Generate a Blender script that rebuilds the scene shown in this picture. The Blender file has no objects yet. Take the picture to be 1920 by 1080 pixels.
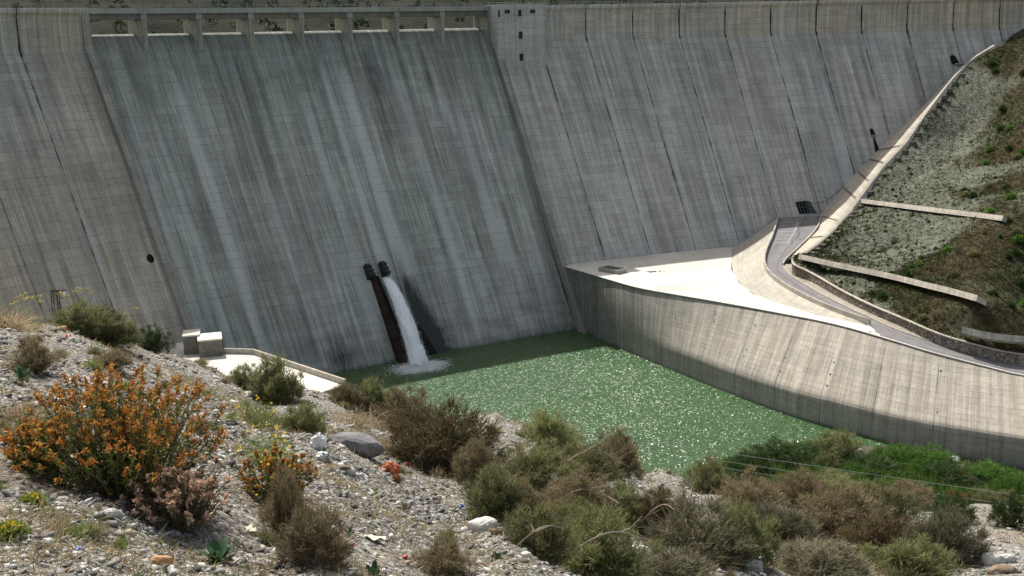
import bpy, math, random
import numpy as np
from mathutils import Matrix, Vector

sc = bpy.context.scene
# ------------------------------------------------------------------ camera
ZW = -1.8
WATER_EDGE = [[19.39, 338.53, -1.8], [25.25, 324.95, -1.8], [30.98, 312.34, -1.8], [40.37, 293.36, -1.8], [48.82, 276.9, -1.8], [55.51, 263.86, -1.8], [64.57, 248.96, -1.8], [73.53, 238.29, -1.8], [81.68, 228.11, -1.8], [90.37, 221.68, -1.8], [100.41, 214.85, -1.8]]
ROAD_EDGE = [[83.5, 253.47, 16.25], [87.89, 248.45, 15.55], [92.81, 243.85, 14.55], [102.49, 239.15, 12.55], [108.88, 235.91, 11.15]]
WALL_TOP = [[16.41, 343.39, 16.64], [21.47, 334.24, 16.64], [29.52, 318.96, 16.64], [35.15, 308.7, 16.64], [44.02, 299.25, 16.64], [55.85, 286.75, 16.64], [63.45, 277.95, 16.64], [69.63, 270.88, 16.64], [75.38, 263.63, 16.64], [80.29, 254.94, 16.6], [82.83, 251.39, 16.3], [87.21, 246.47, 15.6], [92.11, 241.95, 14.6], [101.76, 237.37, 12.6], [108.12, 234.2, 11.2]]
ROAD_L = [[89.23, 379.43, 24.3], [82.15, 354.53, 22.8], [74.94, 333.84, 20.8], [71.78, 321.56, 19.7], [70.74, 310.7, 18.8], [72.67, 294.24, 17.9], [77.36, 275.53, 17.2], [83.37, 260.96, 16.8]]
ROAD_R = [[104.38, 380.84, 24.2], [98.06, 361.05, 23.0], [86.85, 339.88, 21.0], [79.79, 327.04, 20.0], [77.3, 320.44, 19.6], [76.6, 313.66, 19.1], [77.07, 307.08, 18.6], [79.42, 293.33, 17.9], [81.97, 278.81, 17.4], [85.66, 265.49, 16.8], [89.51, 254.66, 15.9], [98.31, 248.04, 14.0], [110.65, 239.97, 11.6]]
STONE_TOP = [[77.72, 313.07, 22.2], [77.3, 308.92, 21.8], [80.55, 304.44, 20.8], [83.36, 283.93, 19.8], [86.67, 268.98, 19.1], [90.75, 258.63, 18.3], [94.69, 249.32, 17.1], [100.01, 244.45, 16.0], [110.63, 240.26, 13.8]]
SLAB_OUT = [[83.37, 321.38, 22.8], [88.77, 329.22, 23.6], [96.49, 340.44, 25.5], [105.36, 357.46, 27.6], [112.94, 367.86, 30.2], [119.88, 375.5, 37.77], [125.32, 379.25, 41.61], [130.65, 382.39, 44.69], [141.51, 391.93, 56.13], [152.14, 404.43, 63.37], [159.49, 409.98, 70.35], [169.81, 415.52, 77.03], [173.98, 416.59, 78.02]]
CONTACT = [[105.39, 384.55, 24.17], [111.99, 390.06, 29.99], [118.84, 395.35, 35.59], [129.12, 402.56, 43.28], [139.45, 409.19, 50.5], [153.56, 418.17, 60.92], [160.8, 422.84, 66.63], [168.26, 427.96, 73.2], [179.56, 432.41, 78.44], [183.82, 433.28, 79.29]]
BEAM1 = [[114.16, 370.19, 30.2], [117.39, 346.31, 32.0], [120.79, 324.69, 33.5], [124.23, 306.66, 34.8], [126.85, 289.43, 36.0]]
BEAM2 = [[81.56, 311.95, 22.9], [89.16, 293.86, 23.2], [95.91, 280.69, 23.4], [100.42, 267.53, 23.6], [103.47, 259.0, 23.8], [105.89, 249.89, 24.0]]
BEAM3 = [[99.9, 247.1, 18.3], [105.0, 243.9, 17.3], [112.5, 243.2, 16.6]]
HILLX = [[151.43, 386.39, 49.98], [160.12, 357.81, 51.87], [147.71, 328.3, 42.25], [138.16, 350.77, 40.01], [171.52, 385.57, 65.3], [181.09, 408.67, 75.27], [182.18, 420.21, 78.17], [126.2, 277.67, 28.77], [119.71, 261.94, 21.67], [103.34, 316.56, 23.85], [110.63, 296.0, 27.29], [116.09, 275.54, 29.45], [131.0, 377.94, 42.46]]
FILL = [[71.86, 368.25, 16.64], [64.7, 331.99, 16.64], [63.08, 312.78, 16.64], [63.81, 298.62, 16.64], [67.02, 287.81, 16.64], [73.97, 272.6, 16.64], [82.5, 260.15, 16.64]]
FILLTOP_START = [88.8, 379.11, 24.0]
BOX = [[27.08, 335.07, 16.64], [29.62, 328.22, 16.64], [32.69, 330.98, 16.64], [30.19, 337.94, 16.64]]
LWALL = [[-69.39, 264.4, 14.4], [-61.89, 263.09, 14.4], [-36.27, 235.31, 14.4]]
BLD = [[-78.02, 264.5, 17.5], [-74.91, 265.17, 17.5], [-74.61, 272.49, 17.5], [-79.3, 267.74, 13.0], [-70.07, 266.75, 13.0], [-73.76, 261.16, 17.2], [-68.73, 262.59, 17.2], [-74.23, 268.86, 17.2]]
IMPACT = [-25.66, 301.2, -1.8]
OUTL = [-39.59, 317.43, 22.01]
OUTR = [-35.67, 320.18, 22.13]
GATES = [[98.85, 384.65, 26.89], [128.28, 406.62, 49.69], [163.8, 427.55, 73.33]]
HOLE = [-91.06, 285.99, 32.8]
LEDGE = [[-49.82, 249.83, 12.0], [-39.54, 237.31, 12.0], [-44.04, 250.09, 9.0]]
WIN = [(-0.45832, 93.6), (-0.44918, 93.12), (-0.43974, 93.57), (-0.44901, 86.1), (-0.44883, 79.11), (-0.46979, 93.0)]
TWTOP = [(-0.47095, 95.66), (-0.43116, 95.63), (-0.43134, 75.75), (-0.46766, 76.33)]
SIL = [[-0.6047, 15, 2.48], [-0.5038, 15, 2.853], [-0.4293, 16, 3.348], [-0.3896, 18, 3.904], [-0.3491, 20, 4.598], [-0.2948, 22, 5.583], [-0.2647, 22, 5.884], [-0.23, 22, 6.388], [-0.1929, 23, 6.667], [-0.1563, 22, 6.727], [-0.1285, 23, 7.334], [-0.0812, 25, 8.427], [-0.0423, 27, 9.017], [-0.0177, 28, 9.121], [0.0062, 27, 9.132], [0.0399, 26, 9.345], [0.0884, 26, 9.755], [0.1174, 27, 10.443], [0.1368, 28, 10.733], [0.1657, 28, 11.041], [0.2085, 30, 11.926], [0.2556, 31, 12.705], [0.3014, 32, 12.989], [0.3462, 33, 13.406], [0.3809, 34, 13.669], [0.4018, 35, 13.803], [0.4392, 36, 14.092], [0.5473, 38, 14.342], [0.7104, 40, 13.953]]
CAMP = [2154.844116, 0.20815, -0.028226, 83.001615, 219.565717, -61.818232, 95.702199, 84.869305, 0.646766, -0.429966, 0.035798, -0.758255, 16.637279, 86.934059, -0.688703, 0.031781, 3.997976]
PLANTS = [('green', -4.2, 19.25, 77.04, 1.003, 0.764, 'round olive green broom bush on the gravel above the white parapet'), ('green', -4.92, 20.0, 77.05, 0.697, 0.448, 'low pale green grassy tuft left of the round olive bush'), ('olive', -6.61, 17.06, 78.86, 1.045, 0.522, 'olive scrub bush on the left ridge crest below the lattice pylon'), ('olive', -6.3, 17.39, 78.62, 0.97, 0.547, 'olive brown bush on the ridge between the pylon and the dark bush'), ('dark', -6.46, 19.88, 77.82, 0.749, 0.52, 'dark green bush at the right end of the ridge crest'), ('umbel', -6.62, 15.44, 79.35, 0.479, 0.598, 'yellow umbel flower stalks rising over the ridge left of the pylon'), ('umbel', -6.69, 17.3, 78.82, 0.441, 0.794, 'tall yellow umbel stalks on the ridge crest against the dam'), ('umbel', -6.34, 18.28, 78.35, 0.416, 0.693, 'thin umbel stalks in front of the dark ridge bush'), ('straw', -6.31, 13.94, 79.69, 0.436, 0.523, 'pale straw and pink grass clump at the left edge on the ridge'), ('red', -4.37, 10.15, 80.2, 0.476, 0.328, 'reddish dry bush on the gravel under the ridge at far left'), ('leafy', -4.28, 9.64, 80.28, 0.228, 0.228, 'small blue green leafy plant beside the reddish dry bush'), ('red', -4.58, 12.65, 79.53, 0.483, 0.219, 'low reddish dry tuft on the gravel below the ridge bushes'), ('straw', -3.7, 8.15, 80.39, 0.519, 0.216, 'low green and straw grass clump at the left edge above the orange bush'), ('orange', -2.58, 7.09, 80.21, 1.419, 0.766, 'large bush covered in orange flower spikes'), ('pale', -2.11, 6.78, 80.11, 0.711, 0.462, 'grey dry bush with pale faded flower heads right below the orange bush'), ('orange', -3.01, 6.87, 80.47, 0.349, 0.312, 'left shoulder of orange flowered bush, redder and looser'), ('weed', -2.29, 9.94, 79.28, 0.655, 0.453, 'green weed with yellow flowers right of the orange bush'), ('smallorange', -1.9, 8.54, 79.52, 0.655, 0.481, 'rusty orange weed with small yellow blooms'), ('weed', -3.02, 12.7, 78.77, 0.637, 0.382, 'feathery green weed above the yellow flowered weed'), ('green', -2.5, 12.91, 78.59, 0.579, 0.386, 'fresh green feathery tuft left of the straw patch'), ('red', -1.25, 6.53, 79.96, 0.475, 0.373, 'dense reddish brown cushion bush at the bottom'), ('red', -1.58, 7.28, 79.77, 0.32, 0.49, 'upright reddish brown bush joined behind the cushion bush'), ('leafy', -1.75, 6.21, 80.11, 0.295, 0.246, 'blue green broad leafed plant at the bottom left of the cushion bush'), ('red', -3.17, 20.66, 76.44, 0.762, 0.508, 'reddish dry bush where the parapet meets the water'), ('green', -2.69, 20.93, 76.13, 0.824, 0.721, 'grey green feathery bush at the water edge of the ridge'), ('straw', -2.54, 17.01, 77.29, 1.43, 0.505, 'tangle of straw coloured dry grass above the grey boulder'), ('straw', -1.78, 15.3, 77.49, 1.139, 0.455, 'lower tangle of straw coloured grass right of the grey boulder'), ('red', -1.95, 19.7, 76.15, 1.458, 0.875, 'brown pink heather like bush beside the straw grass'), ('reddark', -1.0, 14.52, 77.45, 1.59, 1.012, 'big dark brown and green bush right of the orange rag'), ('red', -0.54, 13.69, 77.66, 0.614, 0.546, 'grey brown bush below the gravel mound'), ('green', 0.64, 21.49, 75.11, 1.382, 0.85, 'green broom bush against the water right of the gravel mound'), ('olive', 0.21, 14.0, 77.51, 0.907, 0.523, 'olive bush under the green broom by the gravel mound'), ('red', 1.92, 21.16, 74.7, 1.165, 1.006, 'dark reddish bush against the water beside the second gravel mound'), ('olive', 0.92, 15.62, 76.81, 1.015, 0.664, 'olive red bush left of the dark reddish bush'), ('green', -0.23, 11.0, 78.32, 0.721, 0.527, 'light green bush at the left of the shrub bank'), ('red', 0.07, 10.9, 78.22, 0.608, 0.469, 'rusty brown bush in front of the light green bush'), ('red', 0.69, 12.93, 77.51, 0.914, 0.522, 'brown pink bush in the middle of the shrub bank'), ('green', 1.18, 13.4, 77.19, 1.088, 0.476, 'yellow green low spreading bush below the dark reddish bush'), ('olive', 0.17, 9.35, 78.59, 0.72, 0.528, 'dense olive bush above the red and white bottle'), ('green', 0.72, 9.87, 78.17, 0.971, 0.613, 'wide grey green feathery bush at the bottom middle'), ('olive', 0.51, 11.89, 77.71, 0.665, 0.423, 'small olive bush between the rusty and grey green bushes'), ('reddark', 1.68, 13.14, 77.11, 0.74, 0.606, 'dark brown bush in the hollow left of the grey rock'), ('olive', 4.08, 23.04, 73.54, 1.054, 0.761, 'olive bush behind the second gravel mound'), ('red', 4.07, 19.17, 74.71, 1.284, 0.839, 'reddish bush at the foot of the rocky knob'), ('grey', 1.95, 11.99, 77.29, 1.059, 0.748, 'grey green twiggy bush right of the grey rock'), ('green', 2.52, 12.14, 77.14, 0.891, 0.7, 'green yellow bush in the right foreground'), ('grey', 1.46, 10.25, 77.89, 0.803, 0.321, 'greyish broom at the bottom edge near the plastic sheet'), ('red', 6.81, 26.54, 71.63, 1.79, 1.033, 'pinkish brown bush below the power lines'), ('green', 8.35, 28.19, 70.96, 1.622, 0.885, 'green bush beneath the middle wire'), ('grey', 3.85, 15.89, 75.56, 1.25, 0.75, 'grey bare twiggy bush in the right shrub bank'), ('red', 5.57, 18.74, 74.45, 1.782, 0.941, 'reddish brown bush right of the pale stones'), ('olive', 7.18, 21.33, 73.47, 1.701, 0.907, 'olive brown bush below the wires at right'), ('grey', 3.56, 12.56, 76.74, 1.142, 0.47, 'dead grey branches around the rusty pipe'), ('reddark', 5.64, 16.46, 75.07, 1.509, 0.799, 'dark brown bush right of the rusty pipe'), ('green', 5.16, 14.19, 75.89, 1.317, 0.542, 'grey green bush on the bottom edge right of the pipe'), ('grey', 6.29, 15.79, 75.29, 1.126, 0.953, 'bare twiggy bush next to the white soil'), ('dark', 9.52, 23.44, 72.47, 1.081, 0.827, 'dark green rounded bush at the top of the white soil'), ('dark', 10.38, 22.63, 72.75, 1.0, 0.812, 'dark green bush at the right edge above the white soil'), ('olive', 9.67, 30.61, 69.99, 1.607, 0.723, 'low olive bush near the far end of the bank'), ('red', 11.08, 30.71, 69.74, 1.635, 0.899, 'pink brown bush left of the dark rounded bush'), ('red', -0.56, 7.68, 79.3, 0.436, 0.238, 'low dry pinkish tuft on the gravel at the bottom'), ('straw', -1.24, 7.04, 79.8, 0.218, 0.109, 'thin straw tuft beside the cushion bush'), ('leafy', -1.23, 7.8, 79.57, 0.14, 0.152, 'small leafy seedling with a red fruit on the gravel'), ('leafy', -0.93, 6.74, 79.73, 0.21, 0.175, 'leafy plant on the bottom edge right of the cushion bush'), ('leafy', -1.93, 10.98, 78.97, 0.22, 0.193, 'leafy plant in front of the white plastic bag'), ('weed', -2.5, 5.29, 80.71, 0.146, 0.087, 'little green weed among the pebbles at far left'), ('weed', -2.7, 6.02, 80.57, 0.131, 0.082, 'small green patch of weed on the pebbles'), ('leafy', -0.18, 8.2, 79.12, 0.168, 0.168, 'dark leafy plant left of the striped bottle')]
ITEMS = [('bag', -2.05, 11.32, 78.95, 0.147, 0.181), ('bag2', -1.95, 10.98, 78.97, 0.121, 0.088), ('can', -2.14, 12.72, 78.51, 0.101, 0.063), ('boulder', -1.89, 12.71, 78.4, 0.538, 0.215), ('rag', -1.42, 12.27, 78.29, 0.184, 0.159), ('ragtail', -1.33, 11.93, 78.32, 0.084, 0.108), ('cap', -1.39, 14.03, 77.7, 0.056, 0.056), ('whiterock', -0.34, 10.09, 78.58, 0.225, 0.143), ('canrust', -0.2, 9.55, 78.74, 0.097, 0.068), ('darkbag', -0.05, 9.85, 78.63, 0.11, 0.11), ('bottle', 0.44, 10.09, 78.22, 0.166, 0.124), ('sheet', 1.06, 10.3, 77.96, 0.321, 0.107), ('greyslab', 1.16, 11.84, 77.55, 0.158, 0.158), ('palerocks', 1.27, 11.53, 77.56, 0.238, 0.119), ('pipe', 4.21, 13.77, 76.23, 0.251, 0.251), ('tanrock', -1.93, 5.73, 80.32, 0.123, 0.061), ('whitestone', -2.36, 6.27, 80.4, 0.1, 0.04), ('blue', -0.62, 11.68, 78.12, 0.071, 0.047), ('bluescrap', -2.13, 5.18, 80.65, 0.034, 0.014), ('strip', -1.06, 7.88, 79.47, 0.137, 0.04), ('paper', -1.78, 7.13, 79.89, 0.096, 0.059), ('fruit', -1.15, 7.36, 79.66, 0.038, 0.034), ('fruitb', -0.66, 8.02, 79.2, 0.037, 0.033), ('fruitc', -0.82, 7.66, 79.42, 0.035, 0.028), ('pebw', -1.69, 10.92, 78.86, 0.099, 0.066), ('pebd', -1.74, 10.91, 78.9, 0.12, 0.055), ('rockr1', 6.84, 15.4, 75.48, 0.257, 0.171), ('rockr2', 7.07, 15.46, 75.49, 0.207, 0.121), ('rockr3', 2.57, 11.77, 77.23, 0.211, 0.136), ('rockr4', 6.55, 14.43, 75.79, 0.323, 0.129), ('rockl', -4.58, 19.11, 77.16, 0.247, 0.095), ('mound', 0.2, 13.85, 77.53, 0.207, 0.124), ('redscrap', -6.26, 15.7, 79.14, 0.072, 0.056), ('brick', -6.5, 16.14, 79.14, 0.116, 0.074)]
VEG = [[116.4, 333.8, 0], [105.7, 328.9, 0], [95.1, 335.3, 0], [86.2, 283.7, 0], [87.1, 265.0, 0], [130.4, 351.6, 0], [151.4, 386.4, 0], [153.3, 402.3, 0], [162.7, 403.4, 0], [137.1, 343.7, 0], [107.2, 306.3, 0], [82.9, 296.1, 0], [131.2, 378.4, 0], [95.6, 292.3, 0], [111.6, 302.6, 0], [175.1, 407.5, 1], [165.9, 379.8, 1], [153.6, 353.6, 1], [141.1, 319.8, 1], [120.7, 287.2, 1], [111.0, 279.2, 1], [104.5, 279.1, 1], [94.3, 260.5, 1], [100.1, 249.7, 1], [123.6, 277.7, 1], [110.9, 247.3, 1], [95.5, 249.9, 1], [98.7, 252.4, 1], [168.1, 408.3, 1], [96.0, 276.8, 1], [109.2, 242.6, 1]]
HC = [[77.72, 313.07, 22.05], [77.3, 308.92, 21.650000000000002], [80.55, 304.44, 20.650000000000002], [83.36, 283.93, 19.650000000000002], [86.67, 268.98, 18.950000000000003], [90.75, 258.63, 18.150000000000002], [94.69, 249.32, 16.950000000000003], [100.01, 244.45, 15.85], [110.63, 240.26, 13.65], [83.37, 321.38, 21.900000000000002], [88.77, 329.22, 22.700000000000003], [96.49, 340.44, 24.6], [105.36, 357.46, 26.700000000000003], [112.94, 367.86, 29.3], [119.88, 375.5, 36.870000000000005], [125.32, 379.25, 40.71], [130.65, 382.39, 43.79], [141.51, 391.93, 55.230000000000004], [152.14, 404.43, 62.47], [159.49, 409.98, 69.44999999999999], [169.81, 415.52, 76.13], [173.98, 416.59, 77.11999999999999], [114.16, 370.19, 30.2], [117.39, 346.31, 32.0], [120.79, 324.69, 33.5], [124.23, 306.66, 34.8], [126.85, 289.43, 36.0], [81.56, 311.95, 22.9], [89.16, 293.86, 23.2], [95.91, 280.69, 23.4], [100.42, 267.53, 23.6], [103.47, 259.0, 23.8], [105.89, 249.89, 24.0], [151.43, 386.39, 49.98], [160.12, 357.81, 51.87], [147.71, 328.3, 42.25], [138.16, 350.77, 40.01], [171.52, 385.57, 65.3], [181.09, 408.67, 75.27], [182.18, 420.21, 78.17], [126.2, 277.67, 28.77], [119.71, 261.94, 21.67], [103.34, 316.56, 23.85], [110.63, 296.0, 27.29], [116.09, 275.54, 29.45], [131.0, 377.94, 42.46], [160, 185, 13.0], [175, 240, 40.0], [200, 300, 60.0]]
MUD = [[64.43, 226.3], [71.16, 230.29], [79.93, 229.57], [87.04, 224.46], [93.62, 218.97], [100.68, 213.08], [114.86, 206.09], [103.09, 183.63], [68.83, 190.52], [49.49, 196.66], [44.72, 211.41], [60.52, 215.92]]
PYLON = [-16.93, 41.69, 74.56]
WIRES = [[[-0.81, 44.99, 68.02], [8.94, 49.19, 64.82], [24.63, 52.51, 60.82], [36.19, 52.79, 58.85]], [[-0.82, 44.99, 67.66], [8.94, 49.19, 64.44], [22.13, 52.53, 60.69], [36.22, 52.76, 58.38]], [[-0.83, 44.99, 67.36], [8.95, 49.19, 64.11], [22.15, 52.52, 60.33], [36.25, 52.74, 58.02]]]
REEDP = [[31.85, 212.39], [39.57, 217.54], [45.43, 222.81], [52.44, 227.27], [62.92, 229.0], [63.98, 220.72], [71.04, 220.77], [74.7, 225.46], [80.3, 224.06], [88.32, 216.39], [98.32, 210.13], [112.83, 202.22], [96.81, 171.63], [71.6, 173.24], [39.89, 187.93]]
RIVER = [('green', 65.9, 223.7, -1.8, 10.94, 5.99, 'rounded green bush standing in the shallows at the tip of the reed bed'), ('dark', 54.4, 221.5, -1.8, 14.68, 4.97, 'dark green bush along the water at the left end of the reed bed'), ('dark', 46.6, 215.5, -1.8, 9.87, 5.48, 'dark bush at the water edge where the wires cross the reeds'), ('green', 61.3, 216.7, -1.8, 7.82, 3.8, 'pale green bush just in front of the brown mud gap'), ('bright', 77.5, 219.0, -1.8, 9.18, 4.59, 'bright green bush right of the mud gap'), ('bright', 82.4, 216.3, -1.8, 10.29, 5.03, 'bright green bush in the middle of the wetland under the wall'), ('dark', 70.4, 213.7, -1.8, 12.27, 3.79, 'dark green thicket right of the mud gap behind the wires'), ('bright', 90.7, 209.3, -1.8, 9.04, 4.07, 'light green bush near the wall at the right edge of the wetland'), ('bright', 92.4, 202.4, -1.8, 7.74, 4.86, 'bright green bush cut by the right edge of the photo'), ('dark', 83.2, 208.5, -1.8, 13.36, 4.01, 'dark green thicket below the white stones at the wall foot'), ('redb', 81.0, 197.4, -1.8, 6.39, 2.77, 'rust red bush between the wires and the white soil'), ('redb', 85.2, 209.7, -1.8, 5.61, 2.92, 'small reddish bush in the wetland under the wall'), ('olive', 86.0, 195.3, -1.8, 9.59, 3.62, 'olive bush at the back of the white soil'), ('olive', 59.9, 206.2, -1.8, 12.85, 3.64, 'olive thicket under the upper wire'), ('dark', 38.6, 211.9, -1.8, 10.74, 3.65, 'dark olive bush beside the green water at the near shore')]
STONES = [[88.86, 220.57, -1.8], [87.86, 218.82, -1.8], [69.66, 225.24, -1.8], [70.89, 226.41, -1.8]]
WETR = [-0.5857, -0.5687]
LIGHTS = [(-0.6802, 1.6, 0.8, 80, 4), (-0.6986, 0.9, 0.5, 70, 4), (-0.7116, 0.6, 0.5, 85, 0), (-0.6055, 1.3, 0.6, 72, 2), (-0.587, 1.0, 0.8, 82, 18), (-0.5739, 1.7, 0.9, 80, 18), (-0.5382, 1.5, 0.7, 82, 0), (-0.5288, 0.5, 0.4, 82, 0), (-0.5024, 1.8, 0.6, 70, 0), (-0.4951, 0.5, 0.5, 82, 10), (-0.6449, 0.8, 0.35, 60, 0), (-0.6266, 0.6, 0.3, 70, 5), (-0.4772, 0.4, 0.3, 80, 0), (-0.7564, 0.5, 0.5, 50, 0), (-0.7652, 1.0, 0.3, 45, 0), (-0.3924, 0.9, 0.5, 70, 16), (-0.4014, 1.2, 0.35, 50, 16), (-0.3541, 0.9, 0.5, 60, 16), (-0.334, 1.2, 0.4, 80, 55), (-0.323, 1.0, 0.55, 75, 20), (-0.2187, 1.1, 0.5, 75, 35), (-0.224, 0.8, 0.5, 60, 25), (-0.1907, 0.8, 0.4, 60, 40)]
DARKS = [(-0.6406, 1.2, 0.5, 86, 45), (-0.592, 1.1, 0.45, 86, 50), (-0.5545, 1.2, 0.6, 86, 55), (-0.6894, 2.0, 0.3, 80, 30), (-0.6843, 1.5, 0.35, 60, 0), (-0.6301, 1.3, 0.35, 86, 45), (-0.538, 1.0, 0.35, 84, 40), (-0.649, 3.0, 0.35, 30, 0), (-0.6333, 4.0, 0.45, 14, 0), (-0.5137, 1.0, 0.3, 60, 10), (-0.5175, 0.9, 0.5, 86, 60), (-0.4844, 0.9, 0.45, 86, 60), (-0.3686, 0.5, 0.3, 80, 30), (-0.4093, 0.5, 0.5, 84, 50), (-0.3652, 0.5, 0.4, 84, 60), (-0.1843, 0.7, 0.7, 84, 60), (-0.1467, 1.8, 0.55, 84, 50), (-0.1354, 0.8, 0.3, 70, 55), (-0.4596, 2.0, 0.4, 16, 0), (-0.5017, 1.5, 0.4, 22, 8), (-0.504, 1.0, 0.4, 26, 14), (-0.4994, 1.0, 0.35, 18, 4), (-0.2163, 0.5, 0.5, 84, 55), (-0.7891, 0.8, 0.3, 40, 10), (-0.5805, 0.9, 1.1, 17, 6), (-0.5762, 1.2, 1.5, 28, -8), (-0.5735, 2.0, 1.7, 20, -8), (-0.5684, 2.6, 1.5, 14, -8), (-0.5837, 0.5, 0.8, 20, 8), (-0.5538, 3.0, 0.5, 6, -2), (-0.6331, 5.0, 0.5, 9, -2), (-0.7627, 0.6, 0.4, 84, 60)]

F_PX, PITCH, ROLL, CAM_Z = CAMP[0], CAMP[1], CAMP[2], CAMP[3]
cam_data = bpy.data.cameras.new("camera")
cam_data.sensor_width = 36.0
cam_data.lens = F_PX / 1920 * 36.0
cam_data.clip_start = 0.1
cam_data.clip_end = 6000
cam_ob = bpy.data.objects.new("camera", cam_data)
sc.collection.objects.link(cam_ob)
cr, sr, cp, sp = math.cos(ROLL), math.sin(ROLL), math.cos(PITCH), math.sin(PITCH)
fw = Vector((0, cp, -sp)); ub = Vector((0, sp, cp)); xb = Vector((1, 0, 0))
rt = xb * cr + ub * sr
up = -xb * sr + ub * cr
M = Matrix((rt, up, -fw)).transposed().to_4x4()
M.translation = Vector((0, 0, CAM_Z))
cam_ob.matrix_world = M
sc.camera = cam_ob
# ------------------------------------------------------------------ light
SUN_EL = math.radians(53.0)
SUN_AZ = math.radians(-25.0)          # from +Y towards +X : behind the dam, to the left
w = bpy.data.worlds.new("World"); sc.world = w; w.use_nodes = True
nt = w.node_tree; nt.nodes.clear()
sky = nt.nodes.new("ShaderNodeTexSky"); sky.sky_type = 'NISHITA'; sky.sun_disc = False
sky.sun_elevation = SUN_EL; sky.sun_rotation = SUN_AZ % (2 * math.pi)
sky.air_density = 1.0; sky.dust_density = 2.5; sky.ozone_density = 1.0
bg = nt.nodes.new("ShaderNodeBackground"); bg.inputs[1].default_value = 0.15
wo = nt.nodes.new("ShaderNodeOutputWorld")
wb = nt.nodes.new("ShaderNodeMix"); wb.data_type = 'RGBA'; wb.blend_type = 'MULTIPLY'; wb.inputs[0].default_value = 1.0
wb.inputs[7].default_value = (1.26, 1.06, 0.80, 1)      # camera white balance of the sky light
nt.links.new(sky.outputs[0], wb.inputs[6]); nt.links.new(wb.outputs[2], bg.inputs[0]); nt.links.new(bg.outputs[0], wo.inputs[0])
sd = bpy.data.lights.new("sun", 'SUN'); sd.energy = 5.0; sd.angle = math.radians(0.53); sd.color = (1.0, 0.955, 0.88)
so = bpy.data.objects.new("sun", sd); sc.collection.objects.link(so)
sdir = Vector((math.sin(SUN_AZ) * math.cos(SUN_EL), math.cos(SUN_AZ) * math.cos(SUN_EL), math.sin(SUN_EL)))
so.rotation_euler = sdir.to_track_quat('Z', 'Y').to_euler(); so.location = (-200, 300, 300)
sc.view_settings.view_transform = 'Standard'; sc.view_settings.look = 'None'
sc.view_settings.exposure = 0.35; sc.view_settings.gamma = 1.0; sc.view_settings.use_curve_mapping = False

rng = np.random.default_rng(7)
random.seed(7)
R0 = 500.0; CX, CY, H, ZK, SL = CAMP[4], CAMP[5], CAMP[6], CAMP[7], CAMP[8]
PJ0, DJ, PA, ZP, PB, DB = CAMP[9], CAMP[10], CAMP[11], CAMP[12], CAMP[14], CAMP[15]
SIL = np.array(SIL)
PHL, PHR = PB - DB, PB + 7 * DB     # the two training walls of the spillway

# ------------------------------------------------------------------ helpers
def link(o, parent=None):
    sc.collection.objects.link(o)
    if parent is not None: o.parent = parent
    return o
def tag(o, label=None, cat=None, group=None, kind=None):
    if label: o["label"] = label
    if cat: o["category"] = cat
    if group: o["group"] = group
    if kind: o["kind"] = kind
    return o
def empty(name, loc=(0, 0, 0), label=None, cat=None, group=None):
    o = bpy.data.objects.new(name, None); o.location = loc; o.empty_display_size = .2
    sc.collection.objects.link(o); return tag(o, label, cat, group)
def make(name, V, Fc, mat=None, parent=None, uv=None, attrs=None, smooth=False, loc=None, mats=None, midx=None):
    """one mesh object; Fc = list of faces or (n,k) int array; loc = origin (verts are given in the parent's frame)"""
    V = np.asarray(V, float).reshape(-1, 3)
    me = bpy.data.meshes.new(name)
    if isinstance(Fc, np.ndarray) and len(Fc):
        n, k = Fc.shape
        me.vertices.add(len(V)); me.vertices.foreach_set("co", V.astype(np.float32).ravel())
        me.loops.add(n * k); me.loops.foreach_set("vertex_index", Fc.astype(np.int32).ravel())
        me.polygons.add(n); me.polygons.foreach_set("loop_start", np.arange(0, n * k, k, dtype=np.int32))
        try: me.polygons.foreach_set("loop_total", np.full(n, k, dtype=np.int32))
        except Exception: pass
        me.update(calc_edges=True)
    else:
        me.from_pydata([tuple(v) for v in V], [], [tuple(f) for f in Fc]); me.update()
    if uv is not None:
        uv = np.asarray(uv, float).reshape(-1, 2)
        lay = me.uv_layers.new(name="UVMap")
        idx = np.zeros(len(me.loops), np.int32); me.loops.foreach_get("vertex_index", idx)
        lay.data.foreach_set("uv", uv[idx].astype(np.float32).ravel())
    for k_, a in (attrs or {}).items():
        at = me.attributes.new(k_, 'FLOAT', 'POINT'); at.data.foreach_set("value", np.asarray(a, np.float32).ravel())
    if smooth: me.polygons.foreach_set("use_smooth", np.ones(len(me.polygons), bool))
    if mats:
        for m_ in mats: me.materials.append(m_)
        me.polygons.foreach_set("material_index", np.asarray(midx, np.int32))
    elif mat: me.materials.append(mat)
    o = bpy.data.objects.new(name, me)
    if loc is not None: o.location = loc
    return link(o, parent)
def gridf(nu, nv):
    i, j = np.meshgrid(np.arange(nu - 1), np.arange(nv - 1), indexing='ij')
    a = (i * nv + j).ravel()
    return np.stack([a, a + nv, a + nv + 1, a + 1], 1)
def fix_normals(o):
    import bmesh
    b = bmesh.new(); b.from_mesh(o.data); bmesh.ops.recalc_face_normals(b, faces=b.faces); b.to_mesh(o.data); b.free(); return o
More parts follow.
